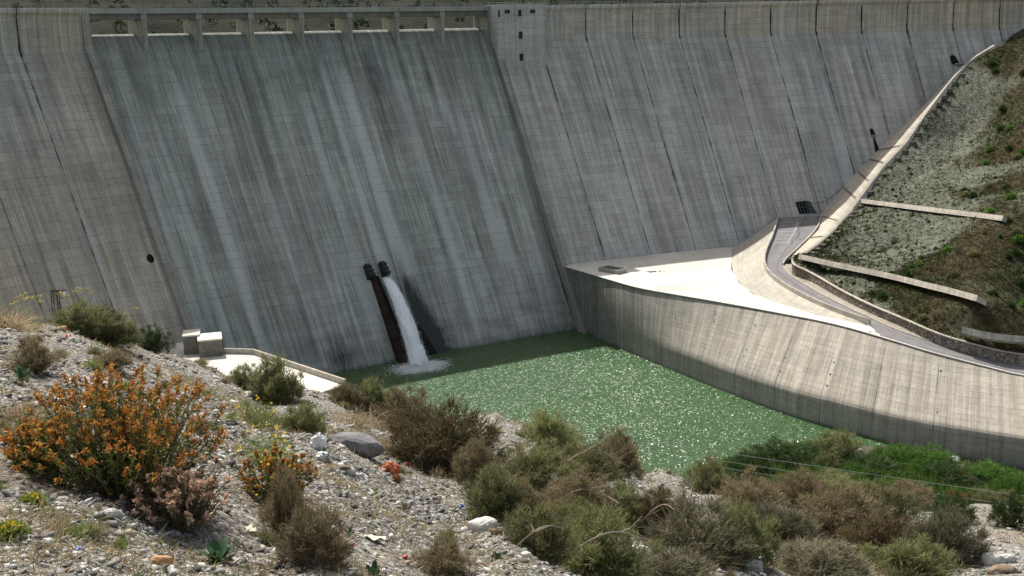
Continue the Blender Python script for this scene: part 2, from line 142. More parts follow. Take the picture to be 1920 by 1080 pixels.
class MB:
    def __init__(s): s.v = []; s.f = []
    def add(s, V, Fc):
        n = len(s.v); s.v += [tuple(map(float, v)) for v in V]; s.f += [tuple(i + n for i in f) for f in Fc]
    def hexa(s, b, t):
        """4 bottom + 4 top points"""
        s.add(list(b) + list(t), [(3, 2, 1, 0), (4, 5, 6, 7), (0, 1, 5, 4), (1, 2, 6, 5), (2, 3, 7, 6), (3, 0, 4, 7)])
    def box(s, c, e, rz=0):
        cx, cy, cz = c; x, y, z = e[0] / 2, e[1] / 2, e[2] / 2; co, si = math.cos(rz), math.sin(rz)
        P = [(-x, -y), (x, -y), (x, y), (-x, y)]
        Q = [(cx + a * co - b * si, cy + a * si + b * co) for a, b in P]
        s.hexa([(a, b, cz - z) for a, b in Q], [(a, b, cz + z) for a, b in Q])
    def tube(s, pts, r, n=6, r2=None):
        pts = [Vector(p) for p in pts]; m = len(pts); V = []
        for i, p in enumerate(pts):
            d = (pts[min(i + 1, m - 1)] - pts[max(i - 1, 0)]).normalized()
            a = d.cross(Vector((0, 0, 1)))
            if a.length < 1e-3: a = Vector((1, 0, 0))
            a.normalize(); b = d.cross(a)
            rr = r if r2 is None else r + (r2 - r) * i / max(m - 1, 1)
            for k in range(n):
                t = 2 * math.pi * k / n; V.append(p + a * math.cos(t) * rr + b * math.sin(t) * rr)
        Fc = [(i * n + k, i * n + (k + 1) % n, (i + 1) * n + (k + 1) % n, (i + 1) * n + k) for i in range(m - 1) for k in range(n)]
        Fc += [tuple(range(n))[::-1], tuple((m - 1) * n + k for k in range(n))]
        s.add(V, Fc)
    def make(s, name, mat, parent=None, smooth=False):
        return make(name, s.v, s.f, mat, parent, smooth=smooth)

def resample(P, n):
    P = np.asarray(P, float); d = np.r_[0, np.cumsum(np.linalg.norm(np.diff(P, axis=0), axis=1))]
    t = np.linspace(0, d[-1], n); return np.stack([np.interp(t, d, P[:, k]) for k in range(P.shape[1])], 1)
def smoothline(P, n, it=3):
    Q = np.asarray(P, float)
    for _ in range(it):
        A = Q[:-1] * .75 + Q[1:] * .25; B = Q[:-1] * .25 + Q[1:] * .75
        Q = np.vstack([Q[:1], np.stack([A, B], 1).reshape(-1, Q.shape[1]), Q[-1:]])
    return resample(Q, n)
def arclen(P): return np.r_[0, np.cumsum(np.linalg.norm(np.diff(P, axis=0), axis=1))]
def offs(P, d):
    """offset a polyline in plan to its left by d"""
    T = np.gradient(P[:, :2], axis=0); T /= np.linalg.norm(T, axis=1)[:, None] + 1e-9
    Q = P.copy(); Q[:, 0] -= T[:, 1] * d; Q[:, 1] += T[:, 0] * d; return Q
def loft(rows):
    """rows: list of (n,3) polylines -> V,F,UV"""
    A = np.stack(rows, 1); n, m, _ = A.shape
    u = arclen(A[:, 0]); v = np.r_[0, np.cumsum(np.linalg.norm(np.diff(A.mean(0), axis=0), axis=1))]
    UV = np.stack(np.meshgrid(u, v, indexing='ij'), -1)
    return A.reshape(-1, 3), gridf(n, m), UV.reshape(-1, 2)
def ribbon_wall(name, P, thick, hgt, mat, parent=None, below=.3):
    """wall following polyline P (its foot line), to the left side by thick"""
    Q = offs(P, thick); z = np.array([0, 0, 1.])
    rows = [P - z * below, P + z * hgt, Q + z * hgt, Q - z * below]
    V, Fc, UV = loft(rows); n = len(P)
    Fl = [tuple(f) for f in Fc] + [(0, 1, 2, 3), tuple((n - 1) * 4 + k for k in (3, 2, 1, 0))]
    UV[:, 1] = V[:, 2]
    return make(name, V, Fl, mat, parent, uv=UV)

def vnoise(x, y, seed=0):
    """smooth value noise"""
    xi = np.floor(x).astype(np.int64); yi = np.floor(y).astype(np.int64); fx = x - xi; fy = y - yi
    fx = fx * fx * (3 - 2 * fx); fy = fy * fy * (3 - 2 * fy)
    def h(a, b):
        n = (a * 374761393 + b * 668265263 + seed * 1274126177) & 0xffffffff
        n = ((n ^ (n >> 13)) * 1274126177) & 0xffffffff
        return ((n ^ (n >> 16)) & 0xffff) / 65535.0
    return (h(xi, yi) * (1 - fx) + h(xi + 1, yi) * fx) * (1 - fy) + (h(xi, yi + 1) * (1 - fx) + h(xi + 1, yi + 1) * fx) * fy
def fbm(x, y, o=4, seed=0):
    s = 0; a = .5
    for k in range(o): s = s + a * vnoise(x * 2 ** k, y * 2 ** k, seed + k); a /= 2
    return s / (1 - .5 ** o)

# ------------------------------------------------------------------ materials
class NB:
    def __init__(s, name):
        s.m = bpy.data.materials.new(name); s.m.use_nodes = True; s.t = s.m.node_tree; s.t.nodes.clear()
        s.out = s.n("ShaderNodeOutputMaterial")
    def n(s, ty, **kw):
        x = s.t.nodes.new(ty)
        for k, v in kw.items(): setattr(x, k, v)
        return x
    def L(s, a, b): s.t.links.new(a, b)
    def set(s, sock, v):
        if isinstance(v, bpy.types.NodeSocket): s.L(v, sock)
        elif isinstance(v, (tuple, list)) and len(v) == 3 and sock.type == 'RGBA': sock.default_value = (*v, 1)
        else: sock.default_value = v
    def math(s, op, a, b=None, c=None, clamp=False):
        x = s.n("ShaderNodeMath", operation=op, use_clamp=clamp); s.set(x.inputs[0], a)
        if b is not None: s.set(x.inputs[1], b)
        if c is not None: s.set(x.inputs[2], c)
        return x.outputs[0]
    def mix(s, f, a, b, mode='MIX'):
        x = s.n("ShaderNodeMix", data_type='RGBA', blend_type=mode); s.set(x.inputs[0], f); s.set(x.inputs[6], a); s.set(x.inputs[7], b)
        return x.outputs[2]
    def maprange(s, v, a, b, c=0., d=1.):
        x = s.n("ShaderNodeMapRange"); s.set(x.inputs[0], v)
        for i, q in enumerate((a, b, c, d)): x.inputs[1 + i].default_value = q
        return x.outputs[0]
    def coord(s, kind='Object'):
        if kind == 'UV': return s.n("ShaderNodeTexCoord").outputs['UV']
        if kind == 'World': return s.n("ShaderNodeNewGeometry").outputs['Position']
        return s.n("ShaderNodeTexCoord").outputs[kind]
    def scale(s, v, sc_):
        x = s.n("ShaderNodeVectorMath", operation='MULTIPLY'); s.L(v, x.inputs[0]); x.inputs[1].default_value = sc_; return x.outputs[0]
    def noise(s, v, scale=1., detail=3., rough=.55, dist=0.):
        x = s.n("ShaderNodeTexNoise"); s.L(v, x.inputs['Vector']); x.inputs['Scale'].default_value = scale
        x.inputs['Detail'].default_value = detail; x.inputs['Roughness'].default_value = rough; x.inputs['Distortion'].default_value = dist
        return x.outputs[0]
    def voro(s, v, scale=1., out='Color', feature='F1'):
        x = s.n("ShaderNodeTexVoronoi", feature=feature); s.L(v, x.inputs['Vector']); x.inputs['Scale'].default_value = scale; return x.outputs[out]
    def ramp(s, v, stops):
        x = s.n("ShaderNodeValToRGB"); s.L(v, x.inputs[0]); e = x.color_ramp.elements
        while len(e) < len(stops): e.new(.5)
        for el, (p_, c) in zip(e, stops): el.position = p_; el.color = (*c, 1) if len(c) == 3 else c
        return x.outputs[0]
    def attr(s, nm): return s.n("ShaderNodeAttribute", attribute_name=nm).outputs['Fac']
    def bump(s, h, strength=.3, dist=.05, normal=None):
        x = s.n("ShaderNodeBump"); s.L(h, x.inputs['Height']); x.inputs['Strength'].default_value = strength; x.inputs['Distance'].default_value = dist
        if normal is not None: s.L(normal, x.inputs['Normal'])
        return x.outputs[0]
    def bsdf(s, col, rough=.85, spec=.3, normal=None, metal=0., sub=None):
        x = s.n("ShaderNodeBsdfPrincipled"); s.set(x.inputs['Base Color'], col); s.set(x.inputs['Roughness'], rough)
        x.inputs['Specular IOR Level'].default_value = spec; x.inputs['Metallic'].default_value = metal
        if normal is not None: s.L(normal, x.inputs['Normal'])
        return x
    def done(s, b):
        s.L(b.outputs[0] if hasattr(b, 'outputs') else b, s.out.inputs[0]); return s.m
    def sepuv(s, v):
        x = s.n("ShaderNodeSeparateXYZ"); s.L(v, x.inputs[0]); return x.outputs[0], x.outputs[1]
    def line(s, c, pitch, off, width):
        """1 on thin periodic lines"""
        a = s.math('FRACT', s.math('DIVIDE', s.math('SUBTRACT', c, off), pitch))
        d = s.math('MINIMUM', a, s.math('SUBTRACT', 1.0, a))
        return s.math('LESS_THAN', s.math('MULTIPLY', d, pitch), width)

def concrete(name, base=(.30, .31, .31), dark=.6, lift=2.1, panel=6.0, joint=None, jo=0., streak=1., tint=False, linew=.06, jw=.1, grain=1.):
    b = NB(name); uv = b.coord('UV'); u, v = b.sepuv(uv)
    big = b.noise(uv, .035, 4, .6)
    col = b.mix(b.maprange(big, .3, .7), tuple(c * .82 for c in base), tuple(min(1, c * 1.15) for c in base))
    if tint:
        t = b.attr('tint')
        col = b.mix(b.math('MULTIPLY', t, 1.0, clamp=True), col, b.mix(1., col, (1.14, 1.0, .84), 'MULTIPLY'))
        col = b.mix(b.math('MULTIPLY', t, -1.0, clamp=True), col, b.mix(1., col, (.87, .965, .93), 'MULTIPLY'))
    # formwork panels of slightly different tone
    cell = b.n("ShaderNodeCombineXYZ")
    vrow = b.math('FLOOR', b.math('DIVIDE', v, lift))
    b.L(b.math('FLOOR', b.math('DIVIDE', b.math('ADD', u, b.math('MULTIPLY', vrow, 1.7)), panel)), cell.inputs[0]); b.L(vrow, cell.inputs[1])
    wn = b.n("ShaderNodeTexWhiteNoise"); b.L(cell.outputs[0], wn.inputs[0])
    pf = b.maprange(wn.outputs[0], 0, 1, .90, 1.08)
    col = b.mix(1., col, b.n3(pf), 'MULTIPLY')
    # run-off streaks down the fall line
    s1 = b.noise(b.scale(uv, (.55, .022, 1)), 1., 4, .62); s2 = b.noise(b.scale(uv, (3.4, .05, 1)), 1., 3, .6)
    f = b.math('MULTIPLY', b.maprange(s1, .3, .7, 1 - .32 * streak, 1 + .32 * streak), b.maprange(s2, .3, .7, 1 - .24 * streak, 1 + .24 * streak))
    col = b.mix(1., col, b.n3(f), 'MULTIPLY')
    ox = b.math('MULTIPLY', b.maprange(b.noise(b.scale(uv, (.35, .015, 1)), 1.7, 3), .56, .72), .35 * streak)
    col = b.mix(ox, col, (base[0] * .95, base[1] * .78, base[2] * .55))
    # mottling and blotches
    g = b.noise(uv, 1.3, 5, .7)
    col = b.mix(1., col, b.n3(b.maprange(g, .25, .75, .80, 1.18)), 'MULTIPLY')
    g2 = b.noise(b.scale(uv, (5., 3., 1)), 1., 4, .75); col = b.mix(1., col, b.n3(b.maprange(g2, .3, .7, .84, 1.16)), 'MULTIPLY')
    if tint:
        st = b.attr('stain_shade')
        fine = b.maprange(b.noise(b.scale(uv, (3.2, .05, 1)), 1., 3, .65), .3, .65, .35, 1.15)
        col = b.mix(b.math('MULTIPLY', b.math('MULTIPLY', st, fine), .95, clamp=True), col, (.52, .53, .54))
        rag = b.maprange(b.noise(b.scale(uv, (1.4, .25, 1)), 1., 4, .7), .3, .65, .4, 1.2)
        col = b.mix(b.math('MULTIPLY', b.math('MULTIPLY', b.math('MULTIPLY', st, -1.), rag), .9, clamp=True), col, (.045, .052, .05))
    # lift lines
    wav = b.math('ADD', v, b.math('MULTIPLY', b.noise(uv, .5, 2), .12))
    ln = b.line(wav, lift, 0., linew)
    on = b.maprange(b.noise(b.scale(uv, (.16, .45, 1)), 1., 3), .36, .62)
    col = b.mix(b.math('MULTIPLY', b.math('MULTIPLY', ln, on), dark), col, (.08, .085, .085))
    vl = b.line(b.math('ADD', u, b.math('MULTIPLY', b.noise(uv, .3, 2), .1)), panel / 2, .7, linew * .8)
    on2 = b.maprange(b.noise(b.scale(uv, (.5, .2, 1)), 2., 3), .56, .7)
    col = b.mix(b.math('MULTIPLY', b.math('MULTIPLY', vl, on2), dark * .28), col, (.09, .095, .095))
    if joint:
        jn = b.noise(b.scale(uv, (.05, .16, 1)), 1., 4, .6)
        wv = b.maprange(jn, .42, .72, jw * .4, jw * 2.6)
        a = b.math('FRACT', b.math('DIVIDE', b.math('SUBTRACT', u, jo), joint))
        d = b.math('MULTIPLY', b.math('MINIMUM', a, b.math('SUBTRACT', 1.0, a)), joint)
        jl = b.math('LESS_THAN', d, wv)
        col = b.mix(b.math('MULTIPLY', jl, .9), col, (.03, .033, .033))
        # calcite wash on one side of each joint
        lw = b.math('MULTIPLY', b.maprange(a, .0, .11, 1., 0.), b.maprange(b.noise(b.scale(uv, (1.2, .03, 1)), 1., 3), .42, .62))
        col = b.mix(b.math('MULTIPLY', lw, .4), col, (.44, .45, .46))
    bh = b.noise(uv, 4., 5, .7)
    nrm = b.bump(b.math('SUBTRACT', bh, b.math('MULTIPLY', ln, .6)), .35, .08)
    return b.done(b.bsdf(col, .9, .2, nrm))
def _n3(s, v):
    x = s.n("ShaderNodeCombineXYZ"); [s.L(v, x.inputs[i]) for i in range(3)]; return x.outputs[0]
NB.n3 = _n3

def plain(name, col, rough=.7, var=.12, nscale=3., metal=0., spec=.3, bump=.2, bscale=30.):
    b = NB(name); c = b.coord('World'); g = b.noise(c, nscale, 4, .65)
    k = b.mix(b.maprange(g, .3, .7), tuple(x * (1 - var) for x in col), tuple(min(1, x * (1 + var)) for x in col))
    return b.done(b.bsdf(k, rough, spec, b.bump(b.noise(c, bscale, 3), bump, .02), metal))
def foliage(name, cols, trans=.35, vary=.25):
    """leaf material, each blade picks its own tone"""
    b = NB(name); r = b.n("ShaderNodeNewGeometry").outputs['Random Per Island']
    oi = b.n("ShaderNodeObjectInfo").outputs['Random']
    n_ = len(cols); c = b.ramp(r, [(i / max(n_ - 1, 1), q) for i, q in enumerate(cols)])
    c = b.mix(1., c, b.n3(b.maprange(oi, 0, 1, 1 - vary, 1 + vary)), 'MULTIPLY')
    d = b.bsdf(c, .7, .15); t = b.n("ShaderNodeBsdfTranslucent"); b.L(c, t.inputs[0])
    m = b.n("ShaderNodeMixShader"); m.inputs[0].default_value = trans; b.L(d.outputs[0], m.inputs[1]); b.L(t.outputs[0], m.inputs[2])
    return b.done(m)
# ================================================================== DAM
def FP(phi, z, off=0.0, s=None, base=None):
    """point on the downstream face (z <= kink: battered, above: upright)"""
    z = np.asarray(z, float); phi = np.asarray(phi, float)
    r = R0 - SL * np.maximum(ZK - z, 0) - off
    return np.stack([CX + r * np.sin(phi), CY + r * np.cos(phi), z + 0 * phi], -1)
def CP(phi, r, z):
    return (CX + r * math.sin(phi), CY + r * math.cos(phi), z)
m_dam_r = concrete("concrete_wall_right", (.40, .39, .37), joint=DJ * 500, jo=PJ0 * 500, tint=True, jw=.17)
m_dam_l = concrete("concrete_wall_left", (.33, .33, .315), joint=DJ * 500, jo=PA * 500, tint=True, jw=.15)
m_spill = concrete("concrete_spillway", (.325, .325, .31), joint=DB * 500, jo=(PB + DB * .42) * 500, tint=True, streak=1.25, jw=.05)
m_tower = concrete("concrete_tower", (.385, .395, .385), panel=8, streak=.6)
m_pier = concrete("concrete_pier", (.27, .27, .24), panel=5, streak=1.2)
m_train = concrete("concrete_training_wall", (.27, .26, .235), panel=5, streak=.8)
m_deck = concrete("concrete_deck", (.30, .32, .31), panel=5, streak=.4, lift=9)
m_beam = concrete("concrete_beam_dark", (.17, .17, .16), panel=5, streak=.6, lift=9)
m_black = plain("black_opening_shade", (.006, .007, .007), .9, bump=0)
m_rail = plain("galvanised_rail", (.30, .31, .32), .55, metal=.3)
m_darkmetal = plain("dark_painted_steel", (.03, .03, .028), .5)

dam = empty("gravity_dam", (CX, CY, 0), "huge curved concrete gravity dam with overflow spillway under a crest bridge", "dam")
def dm(name, V, Fc, mat, uv=None, attrs=None, smooth=False):
    V = np.asarray(V, float).reshape(-1, 3) - np.array([CX, CY, 0])
    return make(name, V, Fc, mat, dam, uv, attrs, smooth)
def stain_shade(phi, z):
    x = phi * 500; s = np.zeros(x.shape)
    for lst, sg in ((LIGHTS, 1), (DARKS, -1)):
        for p0, w_, a, z0, z1 in lst:
            wob = (vnoise(z * .05, z * 0 + p0 * 91, 3) - .5) * .9
            ww = w_ * (.6 + .8 * vnoise(z * .08, z * 0 + p0 * 37, 5)) * (1 + .5 * np.clip((z0 - z) / 60, 0, 1))
            e = np.exp(-((x - p0 * 500 - wob) / ww) ** 4) if sg > 0 else np.exp(-((x - p0 * 500 - wob) / ww) ** 2)
            fade = np.clip((z0 - z) / 10, 0, 1) * np.clip((z - z1) / 6 + .5, 0, 1)
            s = s + sg * a * e * fade
    # grime below the weir lip, damp band along the water and the wet patch beside the jet
    sp_ = (phi > PHL) & (phi < PHR)
    s = s - sp_ * .42 * np.clip((z - 66) / 20, 0, 1) * (.5 + fbm(x * .35, z * .05, 3, 9))
    s = s - .95 * np.exp(-np.maximum(z - ZW, 0) / .7) * sp_
    s = s - sp_ * .5 * np.clip((11 - z) / 9, 0, 1) * np.clip(fbm(x * .12, z * .5, 4, 11) * 2.4 - .75, 0, 1)
    # wet black run of spray beside the falling water
    s = s + .5 * np.exp(-((z - 8.5) / .7) ** 2) * np.clip(fbm(x * .1, z * .2, 3, 31) * 3 - 1.3, 0, 1) * sp_
    return s
def tintf(phi, z):
    t = fbm(phi * 30, z * .03, 3, 21) - .5
    t = t * .9 + np.where(phi < PHL, .45 + .3 * np.clip((60 - z) / 50, -0.6, 1), 0)
    t = t + np.where((phi > PHL) & (phi < PHR), -.35 - .2 * np.clip((z - 40) / 40, -1, 1) - .3 * np.clip((-.66 - phi) * 20, 0, 1) * np.clip((60 - z) / 30, 0, 1), 0)
    t = t + np.where((phi > -.42) & (z > ZK - 1), np.clip((phi + .36) * 4, .1, .6), 0)
    return t
def face_part(name, p0, p1, prof, mat, dphi=.0007):
    n = max(2, int((p1 - p0) / dphi)); ph = np.linspace(p0, p1, n); pr = np.array(prof)
    rr, zz = pr[:, 0], pr[:, 1]
    PH, RR = np.meshgrid(ph, rr, indexing='ij'); _, ZZ = np.meshgrid(ph, zz, indexing='ij')
    V = np.stack([CX + RR * np.sin(PH), CY + RR * np.cos(PH), ZZ], -1)
    L_ = np.r_[0, np.cumsum(np.hypot(np.diff(rr), np.diff(zz)))]
    UV = np.stack([PH * 500, ZZ], -1)
    return dm(name, V, gridf(n, len(prof)), mat, UV.reshape(-1, 2), {'stain_shade': stain_shade(PH, ZZ), 'tint': tintf(PH, ZZ)}, False)
zs_ = list(np.arange(-5, ZK, 1.0)) + [ZK]
prof_n = [(R0 - SL * (ZK - z), z) for z in zs_] + [(R0, z) for z in np.arange(ZK + 1, 93.4, 1.0)] + [(R0, 93.6), (R0 - .25, 93.95), (R0 - .8, 94.3), (R0 - .95, 94.6), (R0 - .95, 95.7), (R0 - .6, 95.72), (R0 - .6, 95.3), (R0 + 8, 95.3), (R0 + 8.4, 60), (R0 + 14, -5)]
face_part("left_wing_wall", -1.02, PHL, prof_n, m_dam_l)
face_part("right_wing_wall", PHR, .14, prof_n, m_dam_r)
# spillway: rounded weir lip running into the battered face
SSP = .612; AP = R0 + 4.8; ZA = 88.9
pt = [(AP + 6, 60), (AP + 4, 80), (AP + 2.2, 88.0), (AP + .9, 88.75), (AP, ZA)]
d_ = np.linspace(.25, 4.0, 15); pt += [(AP - d, ZA - .2 * d * d) for d in d_]
rl, zl = pt[-1]
pt += [(rl - SSP * (zl - z), z) for z in np.arange(math.floor(zl), -5.5, -1.0)]
def r_sp(z): return rl - SSP * (zl - z)
face_part("spillway_face", PHL - .0005, PHR + .0005, pt, m_spill)

def sector(mb, p0, p1, ra, rb, za, zb, n=8):
    """curved bar between two angles, radii ra<rb, heights za<zb"""
    ph = np.linspace(p0, p1, n + 1)
    for a, b in zip(ph[:-1], ph[1:]):
        bt = [CP(a, ra, za), CP(b, ra, za), CP(b, rb, za), CP(a, rb, za)]
        mb.hexa([(x - CX, y - CY, z) for x, y, z in bt], [(x - CX, y - CY, zb) for x, y, z in bt])
def uvcyl(o):
    me = o.data; lay = me.uv_layers.new(name="UVMap")
    for p_ in me.polygons:
        side = abs(p_.normal.x * p_.center.x + p_.normal.y * p_.center.y) < .6 * p_.center.xy.length
        for li in p_.loop_indices:
            c = me.vertices[me.loops[li].vertex_index].co
            lay.data[li].uv = ((c.xy.length if side else math.atan2(c.x, c.y) * 500), c.z)
    return o
# bridge deck over the weir
for k in range(8):
    a = PHL + k * DB; b = a + DB
    mb = MB(); sector(mb, a + .0001, b - .0001, R0 - .95, R0 - .55, 94.25, 95.7, 2); sector(mb, a + .0001, b - .0001, R0 - .55, R0 + 4.9, 94.45, 95.3, 2); sector(mb, a + .0001, b - .0001, R0 + 4.9, R0 + 8.0, 95.0, 95.3, 2)  # thin upstream slab is unseen, its width set to block sun from the water
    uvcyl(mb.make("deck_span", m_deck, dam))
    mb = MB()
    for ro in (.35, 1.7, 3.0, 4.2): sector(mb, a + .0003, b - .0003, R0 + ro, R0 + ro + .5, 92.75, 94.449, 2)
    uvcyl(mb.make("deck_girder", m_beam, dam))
# piers
for k in range(7):
    ph = PB + k * DB; t = 1.35 / 500
    mb = MB(); n0 = []; T2 = t * .5
    # pier body (plan: slim downstream nose, thicker body upstream)
    plan = [(ph - t, R0 - .1), (ph, R0 - .1), (ph + .0009, R0 + 2.2), (ph + .0009, R0 + 8.6), (ph - t * .5, R0 + 10.2), (ph - t - .0009, R0 + 8.6), (ph - t - .0009, R0 + 2.2)]
    bt = [CP(a, r, 82.) for a, r in plan]; tp = [(x, y, 92.6) for x, y, z in bt]; nn = len(plan)
    mb.add([(x - CX, y - CY, z) for x, y, z in bt + tp], [tuple(range(nn))[::-1], tuple(range(nn, 2 * nn))] + [(i, (i + 1) % nn, nn + (i + 1) % nn, nn + i) for i in range(nn)])
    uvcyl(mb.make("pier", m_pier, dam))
    mb = MB(); sector(mb, ph - t - .0004, ph + .0004, R0 - .3, R0 + 5.0, 92.62, 94.24, 1)
    uvcyl(mb.make("pier_cap", m_deck, dam))
# side columns at both ends of the weir
mb = MB(); sector(mb, PHR - .0042, PHR - .0018, R0 + 6.3, R0 + 7.2, 86, 94.2, 1); mb.make("end_column", m_tower, dam)
mb = MB(); sector(mb, PHR - .0012, PHR - .0001, R0 - .6, R0 + 9.0, 82, 94.2, 1); uvcyl(mb.make("abutment_pier", m_pier, dam))
# training walls either side of the spillway
def train(phc, wdt, name, ztop):
    mb_rows = []
    zz = list(np.arange(-4, ZK + .01, 2.)) + [ZK, ztop]
    h = 2.1
    A, B, C_, D_ = [], [], [], []
    for z in zz:
        hh = h if z < ZK - 4 else h * max(.25, 1 - (z - ZK + 4) / 9.)
        r = R0 - SL * max(ZK - z, 0)
        rin = R0 - SL * max(ZK - z, 0) + 1.5
        for lst, p_, rr in ((A, phc, rin), (B, phc, r - hh), (C_, phc + wdt, r - hh), (D_, phc + wdt, rin)): lst.append(CP(p_, rr, z))
    rows = [np.array(x) for x in (A, B, C_, D_)]
    V, Fc, UV = loft(rows); UV[:, 1] = V[:, 2]; n = len(zz)
    UV[:, 0] = np.tile([0, 3.2, 5.2, 8.4], n)
    Fl = [tuple(f) for f in Fc] + [tuple((n - 1) * 4 + k for k in (0, 1, 2, 3))]
    return dm(name, V, Fl, m_train, UV)
train(PHL - .0042, .0042, "training_wall", 95.68)
train(PHR, .0042, "training_wall", 94.2)
# gallery tower with its small windows
mb = MB(); sector(mb, PHR + .0003, PJ0 - .0004, R0 - SL * (ZK - 75.7), R0 + 7, 75.7, 95.95, 4)
uvcyl(mb.make("lift_tower", m_tower, dam))
m_glass = plain("dark_window", (.012, .013, .014), .35, bump=0)
for i, (a, z) in enumerate(WIN):
    ww, hh = [(1.9, 1.15), (1.25, 2.1), (1.9, 1.15), (1.35, 2.3), (1.4, 2.3), (.7, 2.2)][i]
    r = R0 - SL * (ZK - 75.7); da = ww / 2 / r
    a = max(a, PHR + .0012 + da)
    mb = MB()
    fr = .12 / r
    sector(mb, a - da - fr, a + da + fr, r - .10, r + .1, z + hh / 2, z + hh / 2 + .12, 1); sector(mb, a - da - fr, a + da + fr, r - .14, r + .1, z - hh / 2 - .12, z - hh / 2, 1)
    sector(mb, a - da - fr, a - da, r - .10, r + .1, z - hh / 2, z + hh / 2, 1); sector(mb, a + da, a + da + fr, r - .10, r + .1, z - hh / 2, z + hh / 2, 1)
    f_ = mb.make("window", m_tower, dam); uvcyl(f_)
    mb = MB(); sector(mb, a - da, a + da, r - .02, r + .1, z - hh / 2, z + hh / 2, 1)
    if i in (0, 2): sector(mb, a - .04 / r, a + .04 / r, r - .05, r + .1, z - hh / 2, z + hh / 2, 1)
    mb.make("pane", m_glass, f_)
# rust line under the tower windows is in the material; guard rail along the crest
mb = MB(); nP = 190
for i in range(nP):
    a = -1.0 + i * .0058
    if a > .1: break
    sector(mb, a - .00008, a + .00008, R0 - .85, R0 - .77, 95.7, 96.75, 1)
for a0 in np.arange(-1.0, .1, .0116):
    for zr in (96.15, 96.62): sector(mb, a0, a0 + .0116, R0 - .83, R0 - .79, zr, zr + .09, 1)
mb.make("guard_rail", m_rail, dam)
# block joints on the upright part: black strips paint the shadow of offset blocks
for a in [PJ0 + k * DJ for k in range(1, 13)] + [PA - k * DJ for k in range(3)]:
    mb = MB(); wd = .00025 + .00035 * random.random(); zt = 93.6 - random.random()
    zz = np.linspace(ZK - 1.5, zt, 9)
    for z0, z1 in zip(zz[:-1], zz[1:]):
        w1 = wd * (1 if z0 > ZK else .5); rj = R0 - SL * max(ZK - z0, 0)
        sector(mb, a - w1 * (.6 + .6 * random.random()), a + w1 * .8, rj - .07, rj + .3, z0, z1, 1)
    mb.make("block_joint_shadow", m_black, dam)

def face_frame(P):
    """local frame on the battered face: right, up the slope, outward"""
    P = np.array(P); a = math.atan2(P[0] - CX, P[1] - CY)
    rad = np.array([math.sin(a), math.cos(a), 0]); right = np.array([math.cos(a), -math.sin(a), 0])
    ups = np.array([rad[0] * SL, rad[1] * SL, 1.]); ups /= np.linalg.norm(ups)
    outn = -rad * 1. + np.array([0, 0, SL]); outn /= np.linalg.norm(outn)
    return P, rad, right, ups, outn
def plate(name, P, poly, mat, th=.06, proud=.05, par=None):
    """flat plate on the face, polygon in (right, up-slope) metres"""
    P, rad, right, ups, outn = face_frame(P); n = len(poly)
    A = [P + right * x + ups * y + outn * proud for x, y in poly]; B = [q - outn * th for q in A]
    V = np.array(A + B) - np.array([CX, CY, 0])
    return make(name, V, [tuple(range(n)), tuple(range(n, 2 * n))[::-1]] + [(i, n + i, n + (i + 1) % n, (i + 1) % n) for i in range(n)], mat, par or dam)
# drain hole
plate("drain_hole", HOLE, [(.95 * math.cos(t), 1.25 * math.sin(t)) for t in np.linspace(0, 2 * math.pi, 17)[:-1]], m_black)
def arch(w_, h_, lean=0):
    t = np.linspace(0, math.pi, 9)
    return [(-w_, -h_), (w_ + lean, -h_)] + [(w_ * math.cos(q), h_ * .35 + w_ * 1.1 * math.sin(q)) for q in t]
g0, g1, g2 = GATES
plate("gallery_opening", g1, arch(.75, 1.5, .35), m_black)
plate("gallery_opening", g2, arch(1.2, 2.0, .8), m_black)
P, rad, right, ups, outn = face_frame(g1)
plate("stair_recess", P - ups * 4.9 + right * .3, [(-1.2, -3.6), (.9, -3.6), (-.05, 2.7), (-.55, 2.7)], m_black)
plate("door_landing", P - ups * 1.9, [(-1.0, -.15), (1.3, -.15), (1.3, .12), (-1.0, .12)], m_deck, .9, .9)
P2, rad, right, ups, outn = face_frame(g2)
plate("door_landing", P2 - ups * 2.4 + right * 2.5, [(-3.0, -.15), (5.5, -.15), (5.5, .12), (-3.0, .12)], m_deck, 1.2, 1.2)
plate("service_stair", P2 - ups * 5.3 + right * .2, [(-.9, -3.4), (.9, -2.8), (.5, 2.6), (-.8, 2.6)], m_tower, .5, .35)
# main gallery door : dark opening, splayed reveal, steel gate bars
g0 = np.array(g0); P, rad, right, ups, outn = face_frame(g0)
plate("gallery_door", g0 - ups * .2, [(-1.9, -2.4), (1.9, -2.4), (1.9, 2.4), (-2.1, 2.2), (-2.3, 1.5)], m_black, .1, .06)
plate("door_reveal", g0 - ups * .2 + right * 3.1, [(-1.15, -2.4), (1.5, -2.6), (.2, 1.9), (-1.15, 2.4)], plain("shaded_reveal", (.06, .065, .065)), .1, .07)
mb = MB(); C0 = np.array([CX, CY, 0])
for x in (-1.2, 0., 1.2):
    mb.tube([g0 - C0 + right * x - ups * 2.6 + outn * .2, g0 - C0 + right * x + ups * 2.2 + outn * .2], .035, 5)
mb.tube([g0 - C0 + right * -1.9 - ups * .2 + outn * .2, g0 - C0 + right * 1.9 - ups * .2 + outn * .2], .035, 5)
mb.make("door_gate", m_rail, dam)
mb = MB(); pts = []
for t in np.linspace(0, 1, 14):
    q = g0 * (1 - t) + np.array([113.2, 389.5, 30.8]) * t + np.array([0, 0, 1.4 - 2.6 * math.sin(math.pi * t) * 1.0]) - np.array([CX, CY, 0]) + outn * 1.2
    pts.append(q)
mb.tube(pts, .09, 5); mb.make("hanging_cable", m_darkmetal, dam)

